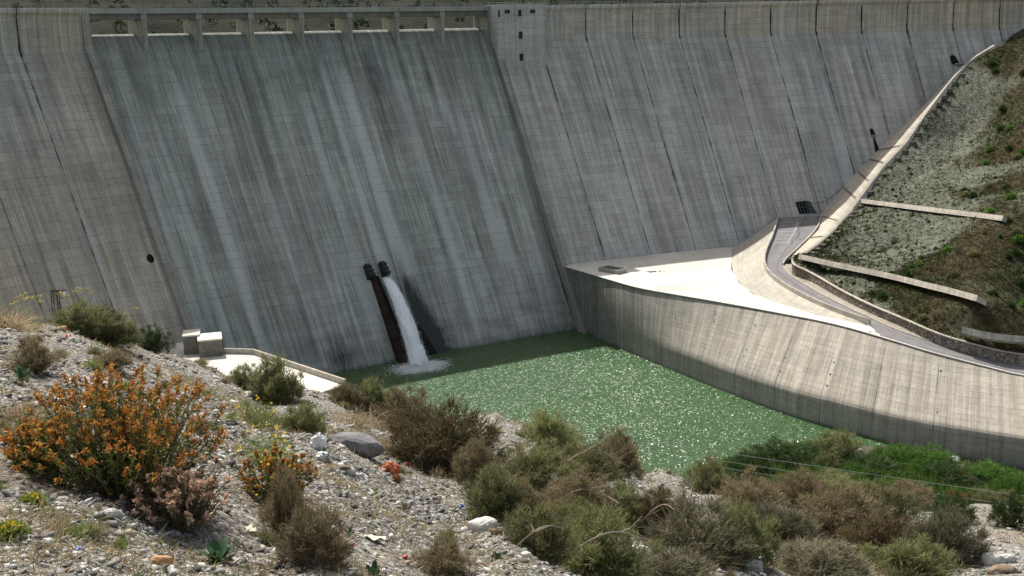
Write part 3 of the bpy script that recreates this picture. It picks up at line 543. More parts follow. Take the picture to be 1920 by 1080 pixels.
# bottom outlets : black steel hoods above rust stained ribs
m_rust = concrete("rust_stained_rib", (.036, .024, .019), streak=1.4, panel=3, lift=1.7)
m_wet = plain("wet_black_concrete", (.014, .015, .015), .85, var=.4, nscale=.6, spec=.15)
def outlet(Pc):
    P, rad, right, ups, outn = face_frame(Pc)
    mb = MB(); C0 = np.array([CX, CY, 0])
    def q(x, y, o): return P - C0 + right * x + ups * y + outn * o
    mb.hexa([q(-.85, -2.2, -.4), q(.95, -2.2, -.4), q(.85, -2.2, 2.6), q(-.75, -2.2, 2.6)], [q(-.85, 2.2, -.4), q(.8, 2.2, -.4), q(.7, 2.2, 1.7), q(-.75, 2.2, 1.7)])
    for y in (-1.6, -.2, 1.2): mb.hexa([q(-.95, y - .1, .2), q(1.02, y - .1, .2), q(.98, y - .1, 2.5 - .2 * y), q(-.88, y - .1, 2.5 - .2 * y)], [q(-.95, y + .1, .2), q(1.02, y + .1, .2), q(.98, y + .1, 2.5 - .2 * y), q(-.88, y + .1, 2.5 - .2 * y)])
    return mb.make("outlet_hood", m_darkmetal, dam)
def to_sp(P):
    a = math.atan2(P[0] - CX, P[1] - CY); return [CX + r_sp(P[2]) * math.sin(a), CY + r_sp(P[2]) * math.cos(a), P[2]]
OUTL = to_sp([OUTL[0], OUTL[1], OUTL[2] - .9]); OUTR = to_sp([OUTR[0], OUTR[1], OUTR[2] - .9])
outlet(OUTL); outlet(OUTR)
def rib(ph, w0, w1, z0, z1, o0, o1, mat, name):
    A, B, C_, D_ = [], [], [], []
    for t in np.linspace(0, 1, 14):
        z = z0 + (z1 - z0) * t; o = o0 + (o1 - o0) * t; wd = (w0 + (w1 - w0) * t) / 500
        r = r_sp(z); jit = .18 * (vnoise(np.array(t * 9.), np.array(ph * 77)) - .5)
        for lst, p_, rr in ((A, ph, r + 1), (B, ph, r - o + jit), (C_, ph + wd, r - o + jit), (D_, ph + wd, r + 1)): lst.append(CP(p_, rr, z))
    V, Fc, UV = loft([np.array(x) for x in (A, B, C_, D_)])
    UV[:, 1] = V[:, 2]
    return dm(name, V, [tuple(f) for f in Fc] + [(0, 1, 2, 3), (55, 54, 53, 52)], mat, UV)
phL = math.atan2(OUTL[0] - CX, OUTL[1] - CY); phR = math.atan2(OUTR[0] - CX, OUTR[1] - CY)
rib(phL + .0005, 1.5, 3.4, 20.2, -3, .6, 3.0, m_rust, "outlet_rib")
rib(phL + .0037, 1.3, 3.2, 20.0, -3, .3, 1.6, m_wet, "wet_channel")

rib(WETR[0], .3, (WETR[1] - WETR[0]) * 500, 17.5, -3, .05, .3, m_wet, "wet_channel")
# ================================================================== WATER
def water_mat():
    b = NB("green_reservoir_water"); c = b.coord('World')
    big = b.noise(c, .02, 3)
    col = b.mix(b.maprange(big, .35, .65), (.044, .096, .039), (.062, .120, .055))
    mk = b.scale(c, (1., .75, 1.))
    h = b.math('ADD', b.math('MULTIPLY', b.noise(mk, .55, 2, .5, .4), 1.0), b.math('MULTIPLY', b.noise(mk, 1.5, 3, .6, .3), .55))
    rip = b.math('ADD', h, b.math('MULTIPLY', b.noise(mk, 4.5, 3, .6), .16))
    # small steep facets of chop : each wavelet has its own tilt
    ps = b.n("ShaderNodeVectorMath", operation='DISTANCE'); b.L(c, ps.inputs[0]); ps.inputs[1].default_value = (IMPACT[0] + 14, IMPACT[1] - 22, ZW)
    nearj = b.maprange(ps.outputs['Value'], 18, 62, 1., 0.)
    wob = b.n("ShaderNodeVectorMath", operation='MULTIPLY_ADD'); b.L(c, wob.inputs[0]); wob.inputs[1].default_value = (3.4, 3.6, 0)
    wn_ = b.n("ShaderNodeTexNoise"); b.L(c, wn_.inputs['Vector']); wn_.inputs['Scale'].default_value = 1.1; b.L(wn_.outputs['Color'], wob.inputs[2])
    cell = b.n("ShaderNodeTexVoronoi"); b.L(wob.outputs[0], cell.inputs['Vector']); cell.inputs['Scale'].default_value = 1.0
    tl = b.n("ShaderNodeVectorMath", operation='SUBTRACT'); b.L(cell.outputs['Color'], tl.inputs[0]); tl.inputs[1].default_value = (.5, .5, .5)
    ts = b.n("ShaderNodeVectorMath", operation='MULTIPLY'); b.L(tl.outputs[0], ts.inputs[0])
    amp = b.math('MULTIPLY', b.maprange(nearj, 0, 1, .69, 1.0), b.maprange(b.noise(mk, .12, 3, .6), .3, .7, .86, 1.12))
    av = b.n("ShaderNodeCombineXYZ"); b.L(amp, av.inputs[0]); b.L(amp, av.inputs[1]); b.L(av.outputs[0], ts.inputs[1])
    nb = b.n("ShaderNodeVectorMath", operation='ADD'); b.L(b.bump(rip, 1., .18), nb.inputs[0]); b.L(ts.outputs[0], nb.inputs[1])
    nn_ = b.n("ShaderNodeVectorMath", operation='NORMALIZE'); b.L(nb.outputs[0], nn_.inputs[0])
    x = b.bsdf(col, .5, .0, b.bump(rip, 1., 1.3))
    x.inputs['Coat Weight'].default_value = .7; x.inputs['Coat IOR'].default_value = 1.33
    b.L(nn_.outputs[0], x.inputs['Coat Normal']); b.L(b.maprange(nearj, 0, 1, .22, .37), x.inputs['Coat Roughness'])
    x.inputs['IOR'].default_value = 1.33
    return b.done(x)
V = [(-260, 120, ZW), (260, 120, ZW), (260, 430, ZW), (-260, 430, ZW)]
water = make("river_water", V, [(0, 1, 2, 3)], water_mat()); tag(water, kind="structure")

# white water jet from the right outlet
def foam_mat():
    b = NB("white_foam"); uv = b.coord('UV'); n = b.noise(b.scale(uv, (2.2, .5, 1)), 1.6, 5, .7)
    col = b.mix(b.maprange(n, .3, .65), (.80, .86, .90), (.96, .97, .98))
    return b.done(b.bsdf(col, .6, .3, b.bump(n, .5, .2)))
m_foam = foam_mat()
Po = np.array(OUTR); Pi_ = np.array(IMPACT); rad = np.array([CX - Po[0], CY - Po[1], 0]); rad /= np.linalg.norm(rad)
start = Po + np.array([0, 0, -1.9]) + rad * 1.6
nj, na = 70, 40; rows = []; uvj = []
side = np.array([rad[1], -rad[0], 0.])
for i in range(nj):
    t = i / (nj - 1)
    c = start + (Pi_ - start) * np.array([t, t, 0]) + np.array([0, 0, (Pi_[2] - .5 - start[2]) * (.30 * t + .70 * t * t)])
    wd = 1.05 + 1.35 * t ** .8; dp = .8 + 1.2 * t
    for k in range(na):
        a = 2 * math.pi * k / na
        nz = 1 + (.14 + .24 * t) * (fbm(np.array(a * 2.2 + 40), np.array(i * .16), 4, 2) - .5) * 2 + .1 * t * (random.random() - .5)
        rows.append(c + side * math.cos(a) * wd * nz + (rad * .75 + np.array([0, 0, .6])) * math.sin(a) * dp * nz); uvj.append((a * 2, i * .35))
Fj = gridf(nj, na); Fj = [tuple(f) for f in Fj] + [(i * na + na - 1, (i + 1) * na + na - 1, (i + 1) * na, i * na) for i in range(nj - 1)] + [tuple(range(na))]
jet = make("water_jet", rows, Fj, m_foam, uv=uvj, smooth=True)
tag(jet, "white foaming jet of water falling from the black outlet hood into the pool", "water jet")
# droplets thrown off the jet and the splash (uncountable)
def dots(cs, rs):
    ico = np.array([(0, 0, 1), (.94, 0, -.33), (-.47, .82, -.33), (-.47, -.82, -.33)]); n = len(cs)
    V = cs[:, None] + ico[None] * rs[:, None, None]
    base = np.array([(0, 1, 2), (0, 2, 3), (0, 3, 1), (1, 3, 2)])
    return V.reshape(-1, 3), (base[None] + 4 * np.arange(n)[:, None, None]).reshape(-1, 3)
cs, rs = [], []
for _ in range(5200):
    t = random.random() ** .7; c = start + (Pi_ - start) * np.array([t, t, 0]) + np.array([0, 0, (Pi_[2] - start[2]) * (.30 * t + .70 * t * t)])
    a = random.random() * 6.28; q = 1 + abs(random.gauss(0, .16 + .1 * t))
    cs.append(c + side * math.cos(a) * (1.15 + 1.15 * t) * q + (rad * .75 + np.array([0, 0, .6])) * math.sin(a) * (.8 + 1.1 * t) * q); rs.append(random.uniform(.04, .13))
for _ in range(12000):
    a = random.random() * 6.28; q = abs(random.gauss(0, 2.6)); cs.append(Pi_ + side * math.cos(a) * q * 1.5 + rad * (math.sin(a) * q + .5) + np.array([0, 0, abs(random.gauss(0, .9)) * math.exp(-q / 3)])); rs.append(random.uniform(.04, .16))
V, Fc = dots(np.array(cs), np.array(rs)); spray = make("water_spray", V, Fc, m_foam); tag(spray, "fine white spray around the foot of the water jet", "spray", kind="stuff")
# churned foam carpet on the water
b = NB("foam_carpet"); c = b.coord('World'); a_ = b.attr('foam'); n = b.noise(b.scale(c, (1, 1, 1)), 1.5, 6, .75)
al = b.maprange(b.math('ADD', b.math('MULTIPLY', n, 1.7), b.math('MULTIPLY', a_, .85)), 1.12, 1.55)
d = b.bsdf((.75, .84, .84), .6, .2, b.bump(n, .6, .2)); tr = b.n("ShaderNodeBsdfTransparent"); mx = b.n("ShaderNodeMixShader")
b.L(al, mx.inputs[0]); b.L(tr.outputs[0], mx.inputs[1]); b.L(d.outputs[0], mx.inputs[2]); m_carpet = b.done(mx)
nr, na = 40, 72; V = []; A = []
for i in range(nr):
    for k in range(na):
        r = i / (nr - 1); a = 2 * math.pi * k / na; q = r * 12.5
        V.append(Pi_ + side * math.cos(a) * q * 1.15 + rad * (math.sin(a) * q * .95 + .3) + np.array([0, 0, .05 + .5 * max(0, 1 - r * 2.4) * (fbm(np.array(a * 3), np.array(r * 12), 3) + .2)])); A.append(max(0, 1 - r * (.65 + 1.1 * float(fbm(np.array(math.cos(a) * 2.2 + 9), np.array(math.sin(a) * 2.2 + 9), 3, 8)))) ** 1.1)
Fc = [tuple(f) for f in gridf(nr, na)] + [(i * na + na - 1, (i + 1) * na + na - 1, (i + 1) * na, i * na) for i in range(nr - 1)]
foam = make("water_foam", V, Fc, m_carpet, attrs={'foam': A}, smooth=True); tag(foam, "churned white foam on the green pool under the jet", "foam", kind="stuff")

# ================================================================== RIGHT BANK : platform, retaining wall, road
m_white = concrete("pale_platform_concrete", (.56, .545, .50), streak=.15, lift=8, panel=8, dark=.15, linew=.03)
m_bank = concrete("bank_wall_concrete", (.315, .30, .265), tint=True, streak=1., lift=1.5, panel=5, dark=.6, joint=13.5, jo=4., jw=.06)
m_fill = concrete("paved_slope_concrete", (.40, .385, .335), streak=.45, lift=2.0, panel=4, dark=.55, linew=.08)
m_slabm = concrete("plinth_concrete", (.44, .41, .35), streak=.5, lift=3, panel=9, dark=.4)
WE = np.array(WATER_EDGE); WT = np.array(WALL_TOP)
def extend(P, d, n=1):
    T = P[-1] - P[-2]; T /= np.linalg.norm(T); return np.vstack([P, [P[-1] + T * d * (i + 1) / n for i in range(n)]])
N = 220
W_ = smoothline(np.vstack([[16.9, 344.5, 0], extend(WE, 60)]), N); W_[:, 2] = -5
def ext(P, d, z):
    P = np.asarray(P, float); T = P[-1] - P[-2]; T[2] = 0; T /= np.linalg.norm(T); q = P[-1] + T * d; q[2] = z; return [q]
T_ = smoothline(np.vstack([[15.9, 344.6, ZP], WT[1:], ext(WT, 55, 8.3)]), N)
# pair the top line with the nearest point along the foot
kfrac = np.linspace(0, 1, N)
Mz = 4.2
lean = np.clip((kfrac - .13) / .16, 0, 1); lean = lean * lean * (3 - 2 * lean)
M_ = W_.copy(); M_[:, 2] = Mz
rows = [W_]
for q in (-1.75, -1.2, -.3, 1.6, 3.2): r_ = W_.copy(); r_[:, 2] = q; rows.append(r_)
rows.append(M_)
for t in np.linspace(0, 1, 14)[1:]:
    # near the dam the wall is almost upright, farther on it leans back
    tt = t ** (1 + 1.6 * (1 - lean))
    P = M_ * (1 - tt[:, None]) + T_ * tt[:, None]; P[:, 2] = M_[:, 2] * (1 - t) + T_[:, 2] * t; rows.append(P)
V, Fc, UV = loft(rows); UV[:, 1] = V[:, 2] + np.tile(np.r_[np.zeros(7), np.linspace(0, 8, 13)], N) * np.repeat(lean, len(rows))
_u = UV[:, 0]; _z = V[:, 2]
bank_shade_stain = -.62 * np.clip((62 - _u) / 45, 0, 1) * (.6 + .7 * fbm(_u * .25, _z * .05, 3, 15)) - .7 * np.exp(-np.maximum(_z - ZW, 0) / .5)  # wall near the dam painted darker for its shade; last term is a waterline band
bank_shade_stain = bank_shade_stain + .5 * np.clip(fbm(_u * .8, _z * .04, 3, 16) * 3 - 1.95, 0, 1) * (_u < 70)
bankw = make("retaining_wall", V, Fc, m_bank, uv=UV, attrs={'stain_shade': bank_shade_stain, 'tint': -.3 * np.clip((60 - _u) / 30, 0, 1) + (_u > 70) * .25 * (fbm(_u * .1, _z * .2, 3, 17) - .3)})
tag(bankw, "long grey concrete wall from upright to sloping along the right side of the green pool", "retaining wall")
# a small weed tufts in wall joints are added later; coping along the top edge
cop = T_.copy(); cop[:, 2] += .01
cp_ = ribbon_wall("coping", cop, -.45, .16, m_white, bankw, below=.05)
# platform
toe = [(x, y, ZP) for x, y, z in [tuple(FP(a, ZP, -1.0)) for a in np.linspace(math.atan2(15.9 - CX, 344.6 - CY), math.atan2(FILL[0][0] - CX, FILL[0][1] - CY), 14)]]
i6 = int(np.argmin(np.linalg.norm(T_[:, :2] - WT[9][:2], axis=1)))
i10 = int(np.argmin(np.linalg.norm(T_[:, :2] - WT[10][:2], axis=1)))
edge = [tuple(x) for x in T_[1:i10 + 1:3]] + [tuple(WT[10])]
poly = edge + [tuple(ROAD_EDGE[0]), tuple(ROAD_L[-1])] + [(x, y, ZP) for x, y, z in FILL[::-1]] + toe[::-1]
poly = [(x, y, min(z, ZP) + .02) for x, y, z in poly]
plat = make("platform", poly, [tuple(range(len(poly)))], m_white, uv=[(x, y) for x, y, z in poly]); tag(plat, kind="structure")
plat.name = "pavement"
# open concrete shaft box on the platform
bx = np.array(BOX); cx_, cy_ = bx[:, 0].mean(), bx[:, 1].mean(); mb = MB()
ang = math.atan2(bx[2][1] - bx[1][1], bx[2][0] - bx[1][0]); e1 = np.linalg.norm(bx[2] - bx[1]); e2 = np.linalg.norm(bx[1] - bx[0])
ca, sa = math.cos(ang), math.sin(ang)
for (ox, oy, ex, ey) in ((0, e2 / 2, e1, .45), (0, -e2 / 2, e1, .45), (e1 / 2 - .225, 0, .449, e2 - .45), (-e1 / 2 + .225, 0, .449, e2 - .45)):
    mb.box((ox * ca - oy * sa, ox * sa + oy * ca, .62), (ex, ey, 1.24), ang)
box = mb.make("concrete_shaft_box", m_fill); box.location = (cx_, cy_, ZP + .02); tag(box, "open topped square concrete box standing on the bright white platform", "shaft box")
mb = MB(); mb.box((0, 0, .12), (e1 - .9, e2 - .9, .2), ang); mb.make("grate", m_wet, box)
mb = MB()
for i in range(34): mb.box((random.gauss(0, 1.3), random.gauss(0, .5), .08), (random.uniform(.15, .5), random.uniform(.15, .4), .14), random.random() * 3)
deb = mb.make("debris_heap", plain("brown_debris", (.16, .12, .08))); deb["kind"] = "stuff"; deb.location = (41.5, 331.5, ZP + .03); tag(deb, "small brown heap of debris on the white platform beside the shaft box", "debris")

# road
RL = smoothline(np.array(ROAD_L), 60); RR = np.array(ROAD_R)
RLfull = smoothline(np.vstack([np.array(ROAD_L), ROAD_EDGE, ext(ROAD_EDGE, 55, 8.4)]), 150)
RRfull = smoothline(np.vstack([RR, ext(RR, 55, 8.4)]), 150)
def asphalt_mat():
    b = NB("asphalt"); c = b.coord('World'); g = b.noise(c, .35, 4, .6); f = b.noise(c, 9, 3, .8)
    col = b.mix(b.maprange(g, .3, .7), (.15, .148, .158), (.205, .20, .21))
    col = b.mix(1., col, b.n3(b.maprange(f, .3, .7, .85, 1.15)), 'MULTIPLY')
    uv = b.coord('UV'); u, v = b.sepuv(uv)
    cr = b.line(b.math('ADD', v, b.math('MULTIPLY', b.noise(b.scale(uv, (.08, 0, 0)), 1., 3), 3.)), 40., 5.6, .10)
    col = b.mix(b.math('MULTIPLY', cr, .6), col, (.04, .04, .042))
    tr = b.maprange(b.noise(b.scale(uv, (.03, .9, 1)), 1., 3), .35, .65, .88, 1.1)
    col = b.mix(1., col, b.n3(tr), 'MULTIPLY')
    return b.done(b.bsdf(col, .9, .25, b.bump(f, .3, .01)))
m_asph = asphalt_mat()
nr_ = 9; rows = [RLfull * (1 - t) + RRfull * t + np.array([0, 0, .06]) for t in np.linspace(0, 1, nr_)]
V, Fc, UV = loft(rows); road = make("road", V, Fc, m_asph, uv=UV); tag(road, kind="structure")
# road underlay (concrete shoulder between the asphalt and the wall coping)
sh = smoothline(np.vstack([WT[9:], ext(WT, 54, 8.3)]), 60); shr = resample(RLfull[int(np.argmin(np.linalg.norm(RLfull[:, :2] - WT[9][:2], axis=1))):], 60)
V, Fc, UV = loft([sh + np.array([0, 0, .0]), shr + np.array([0, 0, .03])]); shd = make("road_shoulder", V, Fc, m_asph, uv=UV); tag(shd, kind="structure")
# hatched white markings near the door
mb = MB()
for i in range(7):
    t = .04 + i * .022; j = int(t * 149); a = RLfull[j] * .86 + RRfull[j] * .14; c2 = RLfull[j] * .52 + RRfull[j] * .48
    d = np.array(RLfull[j + 1] - RLfull[j]); d /= np.linalg.norm(d)
    mb.add([a + [0, 0, .075], c2 + [0, 0, .075], c2 + d * .22 + [0, 0, .075], a + d * .22 + [0, 0, .075]], [(0, 1, 2, 3)])
for f0, f1 in ((.52, .50),):
    j0, j1 = 6, 26
    for j in range(j0, j1): 
        a = RLfull[j] * .52 + RRfull[j] * .48; b2 = RLfull[j + 1] * .52 + RRfull[j + 1] * .48
        s_ = (RRfull[j] - RLfull[j]); s_ /= np.linalg.norm(s_); mb.add([a + [0, 0, .08], b2 + [0, 0, .08], b2 + s_ * .2 + [0, 0, .08], a + s_ * .2 + [0, 0, .08]], [(0, 1, 2, 3)])
mk = mb.make("road_marking", plain("white_paint", (.5, .5, .5))); tag(mk, kind="structure")
# road walls
par = ribbon_wall("road_parapet", RL, .0 + .4, 1.15, m_fill, below=1.2); tag(par, "pale concrete parapet curving down the valley side of the access road", "parapet")
for_par2 = smoothline(np.array(ROAD_R[:5]), 40)
kb = ribbon_wall("kerb_wall", for_par2, -.35, .7, m_fill, below=.3); tag(kb, "low concrete kerb wall between the access road and the sloping plinth", "kerb wall")
kb2 = ribbon_wall("drain_kerb", smoothline(np.array(ROAD_R[4:12]), 80), -.3, .28, m_fill, below=.2); tag(kb2, "thin pale drain kerb along the hill side of the road", "kerb")
ST = np.array(STONE_TOP); STe = smoothline(np.vstack([[[80.2, 321.5, 22.0]], ST, ext(ST, 55, 10.9)]), 140)
foot = STe.copy()
dd = np.linalg.norm(RRfull[None, :, :2] - STe[:, None, :2], axis=2); foot[:, 2] = np.minimum(RRfull[np.argmin(dd, 1), 2] + .03, STe[:, 2] - .8)
# verge
near = RRfull[np.argmin(dd, 1)]
V, Fc, UV = loft([near + np.array([0, 0, .03]), near * .5 + foot * .5 + np.array([0, 0, .05]), foot + np.array([0, 0, .12])]); vg = make("verge", V, Fc, concrete("verge_concrete", (.30, .28, .24), streak=.8, lift=3, panel=4), uv=UV); tag(vg, kind="structure")
def stone_mat():
    b = NB("rubble_stone"); uv = b.coord('UV'); v1 = b.voro(uv, 1.9); e = b.voro(uv, 1.9, 'Distance', 'DISTANCE_TO_EDGE')
    bw = b.n("ShaderNodeSeparateColor"); b.L(v1, bw.inputs[0]); r = bw.outputs[0]
    col = b.ramp(r, [(0, (.10, .085, .07)), (.4, (.17, .14, .12)), (.7, (.24, .19, .16)), (1, (.36, .31, .27))])
    col = b.mix(b.maprange(e, .02, .08, 1., 0.), col, (.12, .11, .10))
    return b.done(b.bsdf(col, .9, .2, b.bump(e, .8, .2)))
sw = empty("stone_wall", tuple(foot[60]), "curved rubble stone wall with a pale coping along the hill side of the road", "stone wall")
loc = foot[60]
in_ = offs(STe, .0)
V, Fc, UV = loft([foot - loc, STe - loc]); UV[:, 1] = V[:, 2]; UV[:, 1] *= 1.
make("wall_face", V, Fc, stone_mat(), sw, uv=UV)
cpt = offs(STe, -.15); cpi = offs(STe, .55)
rows = [cpt - loc + [0, 0, -.02], cpt - loc + [0, 0, .22], cpi - loc + [0, 0, .22], cpi - loc + [0, 0, -.6]]
V, Fc, UV = loft(rows); make("coping", V, Fc, m_slabm, sw, uv=UV)
# paved slope between platform and road
FB = smoothline(np.array(FILL), 60, 2); FT = RL + np.array([0, 0, -.05])
V, Fc, UV = loft([FB * (1 - t) + FT * t - np.array([0, 0, .9 * math.sin(math.pi * t) * .4]) for t in np.linspace(0, 1, 10)])
UV[:, 1] = np.tile(np.linspace(0, 14, 10), 60)
fs = make("paved_slope", V, Fc, m_fill, uv=UV); tag(fs, "pale paved concrete slope fanning down from the road parapet to the white platform", "paved slope")
# sloping plinth along the foot of the dam, right abutment
def contact(z):
    ph = np.interp(z, [c[2] for c in CONTACT], [math.atan2(c[0] - CX, c[1] - CY) for c in CONTACT]); return FP(ph, z, -.3)
inner = [(80.3, 326.2, 20.3), (86.9, 339.9, 21.1), (98.2, 361, 23.1)] + [tuple(contact(z)) for z in (24.3, 29.8, 35.9, 40.2, 43.4, 55.4, 63., 70.2, 77., 78.3)]
SO = smoothline(np.array(SLAB_OUT), 13, 2); IN = np.array(inner)
def rs_(P, n): 
    t = np.linspace(0, len(P) - 1, n); return np.stack([np.interp(t, np.arange(len(P)), P[:, k]) for k in range(3)], 1)
n_s = 100; A, B = rs_(IN, n_s), rs_(SO, n_s)
rows = [A, A * .5 + B * .5 + [0, 0, .15], B + [0, 0, .25], B + [.5, -.5, -1.6]]
V, Fc, UV = loft(rows); plinth = make("plinth_slab", V, Fc, m_slabm, uv=UV); tag(plinth, "pale sloping concrete slab climbing along the foot of the dam beside the gravel hillside", "plinth slab")
mb = MB()
for i in range(2, n_s - 8, 3):       # small steps at the outer edge, coloured dark for the shade below the slab
    q = B[i] + np.array([1.0, -1.0, -.9]); d = B[i + 1] - B[i]; a = math.atan2(d[1], d[0]); mb.box(q, (1.5, 1.3, 1.2), a)
mb.make("edge_shade_step", concrete("plinth_edge_shade", (.15, .13, .11), streak=.6), plinth)
for f_, wd in ((.12, .8), (.235, 1.), (.36, 1.), (.43, .8), (.50, .9), (.575, .6)):
    i = int(f_ * n_s); a, b2 = A[i], B[i]; n_ = np.array([-.4, -.3, .8]); mb = MB(); d = A[i + 1] - A[i]; d = d / np.linalg.norm(d)
    L_ = np.linalg.norm(b2 - a)
    for s in np.arange(.08, .85, .055):
        c = a * (1 - s) + b2 * s + [0, 0, .38]; mb.tube([c - d * .28, c + d * .28], .10, 4)
    for sg in (-1, 1): mb.tube([a * .92 + b2 * .08 + d * sg * .3 + [0, 0, .42], a * .15 + b2 * .85 + d * sg * .3 + [0, 0, .42]], .04, 4)
    ld = mb.make("ladder", m_darkmetal); tag(ld, {.12: "lowest steel ladder on the pale plinth, next to the road bend", .235: "second steel ladder up the plinth, just below the gallery door level", .36: "steel ladder on the plinth just right of the dam's gallery door cable", .43: "steel ladder on the plinth under the narrow arched opening", .50: "short steel ladder halfway up the plinth above the arched opening", .575: "topmost small steel ladder on the narrow part of the plinth"}[f_], "ladder", "steel ladders on the plinth")
# ================================================================== LEFT BANK
PT = 13.2
def prism(name, P, z0, z1, mat, parent=None):
    n = len(P); V = [(x, y, z0) for x, y in P] + [(x, y, z1) for x, y in P]
    Fc = [tuple(range(n))[::-1], tuple(range(n, 2 * n))] + [(i, (i + 1) % n, n + (i + 1) % n, n + i) for i in range(n)]
    return fix_normals(make(name, V, Fc, mat, parent, uv=[(x, y) for x, y in P] + [(x + 3, y + 3) for x, y in P]))
pav = prism("pavement", [(-69.2, 264.6), (-61.9, 263.3), (-36.3, 235.5), (-41, 230), (-51.5, 240), (-70, 214), (-130, 214), (-135, 250), (-86.5, 279.), (-76, 274)], -3, PT, m_white); tag(pav, kind="structure")
low = prism("lower_landing", [(-41, 230), (-51.5, 240), (-58, 231), (-48, 221)], -3, 10.6, m_fill); tag(low, kind="structure")
mb = MB(); mb.hexa([(-52.4, 238.6, 10), (-47.4, 234.2, 10), (-47.9, 233.6, 10), (-52.9, 238, 10)], [(-52.4, 238.6, 11.7), (-47.4, 234.2, 11.7), (-47.9, 233.6, 11.7), (-52.9, 238, 11.7)])
st = mb.make("stair_wall", m_white); tag(st, "short pale stair wall below the left parapet beside the bush", "wall")
LW = np.array(LWALL); LW[:, 2] = PT
LWl = resample(LW, 30); o = ribbon_wall("parapet", LWl, .5, 1.25, m_slabm, below=14); tag(o, "straight pale concrete parapet along the left edge of the pool", "parapet")
pump = empty("pump_house", (-72, 265, PT), "small flat roofed concrete building of two joined blocks beside the left parapet", "building")
def block(fl, fr, depth, z1, nm):
    fl = np.array(fl); fr = np.array(fr); u_ = (fr - fl) / np.linalg.norm(fr - fl); v_ = np.array([-u_[1], u_[0]])
    q = [fl, fr, fr + v_ * depth, fl + v_ * depth]; o_ = np.array([-72, 265])
    mb = MB(); mb.hexa([(*(p_ - o_), -.1) for p_ in q], [(*(p_ - o_), z1 - PT - .35) for p_ in q]); w_ = mb.make("wall", m_bwall, pump); 
    c = sum(q) / 4; mb = MB(); mb.hexa([(*(c + (p_ - c) * 1.06 - o_), z1 - PT - .349) for p_ in q], [(*(c + (p_ - c) * 1.06 - o_), z1 - PT) for p_ in q]); mb.make("roof", m_roof, pump)
    return fl, u_, v_, w_
m_bwall = plain("weathered_render", (.15, .14, .12), .9, var=.3, nscale=.9); m_roof = plain("pale_roof_screed", (.62, .60, .52), .9, var=.06)
block((-73.8, 261.2), (-68.7, 262.6), 6.4, 17.45, "a"); block((-78.3, 264.4), (-74.6, 265.2), 5.5, 17.9, "b")
mb = MB()
for i in range(3): mb.box((-.4 + i * .55, -3.12 + i * .15, 2.4), (.4, .12, .55), math.atan2(1.4, 5.1))
mb.make("vent", m_black, pump)

# ================================================================== RIGHT HILLSIDE
HCa = np.array(HC, float)
def tps(P):
    n = len(P); X = P[:, :2]; r = np.linalg.norm(X[:, None] - X[None], axis=2); K = r ** 2 * np.log(r + 1e-9) + np.eye(n) * 3
    A = np.zeros((n + 3, n + 3)); A[:n, :n] = K; A[:n, n] = 1; A[:n, n + 1:] = X; A[n, :n] = 1; A[n + 1:, :n] = X.T
    w_ = np.linalg.solve(A, np.r_[P[:, 2], 0, 0, 0])
    def f(x, y):
        x = np.asarray(x, float); y = np.asarray(y, float)
        rr = np.hypot(x[..., None] - X[:, 0], y[..., None] - X[:, 1]); return (rr ** 2 * np.log(rr + 1e-9)) @ w_[:n] + w_[n] + w_[n + 1] * x + w_[n + 2] * y
    return f
hill_z = tps(HCa)
Va = np.array(VEG, float)
def vegf(x, y):
    d = np.hypot(x[..., None] - Va[:, 0], y[..., None] - Va[:, 1]) + 2; w_ = d ** -3.; return (w_ * Va[:, 2]).sum(-1) / w_.sum(-1)
NU, NV = 300, 200
Lb = resample(offs(np.vstack([STe, [[165, 195, 12]]]), .25), NU)[:, :2]
Ub = resample(np.vstack([SO, [[186, 430, 79], [192, 433.6, 80], [235, 446, 84], [330, 430, 90]]]), NU)[:, :2]
sN = np.linspace(0, 1, NU) ** 1.0
tt = np.linspace(0, 1, NV)
XY = Lb[:, None] * (1 - tt[None, :, None]) + Ub[:, None] * tt[None, :, None]
HX, HY = XY[..., 0], XY[..., 1]
base_z = hill_z(HX, HY); vegA = vegf(HX, HY)
def hill_noise(x, y):
    return (fbm(x * .12, y * .12, 4, 41) - .5) * 1.6 + (fbm(x * .9, y * .9, 3, 42) - .5) * .45
edge_f = np.clip(np.minimum(tt[None, :] * 12, (1 - tt[None, :]) * 20), 0, 1)
HZ = base_z + hill_noise(HX, HY) * edge_f
_sz = resample(STe, 400); _e = np.exp(-tt / .02)[None]; _lz = np.interp(np.hypot(Lb[:, 0] - STe[0, 0], Lb[:, 1] - STe[0, 1]), np.hypot(_sz[:, 0] - STe[0, 0], _sz[:, 1] - STe[0, 1]), _sz[:, 2])[:, None]
HZ = HZ * (1 - _e) + (_lz - .12) * _e
vegN = np.clip((vegA - .5) * 1.5 + .36 + (fbm(HX * .13, HY * .13, 5, 43) - .5) * 1.7, 0, 1)
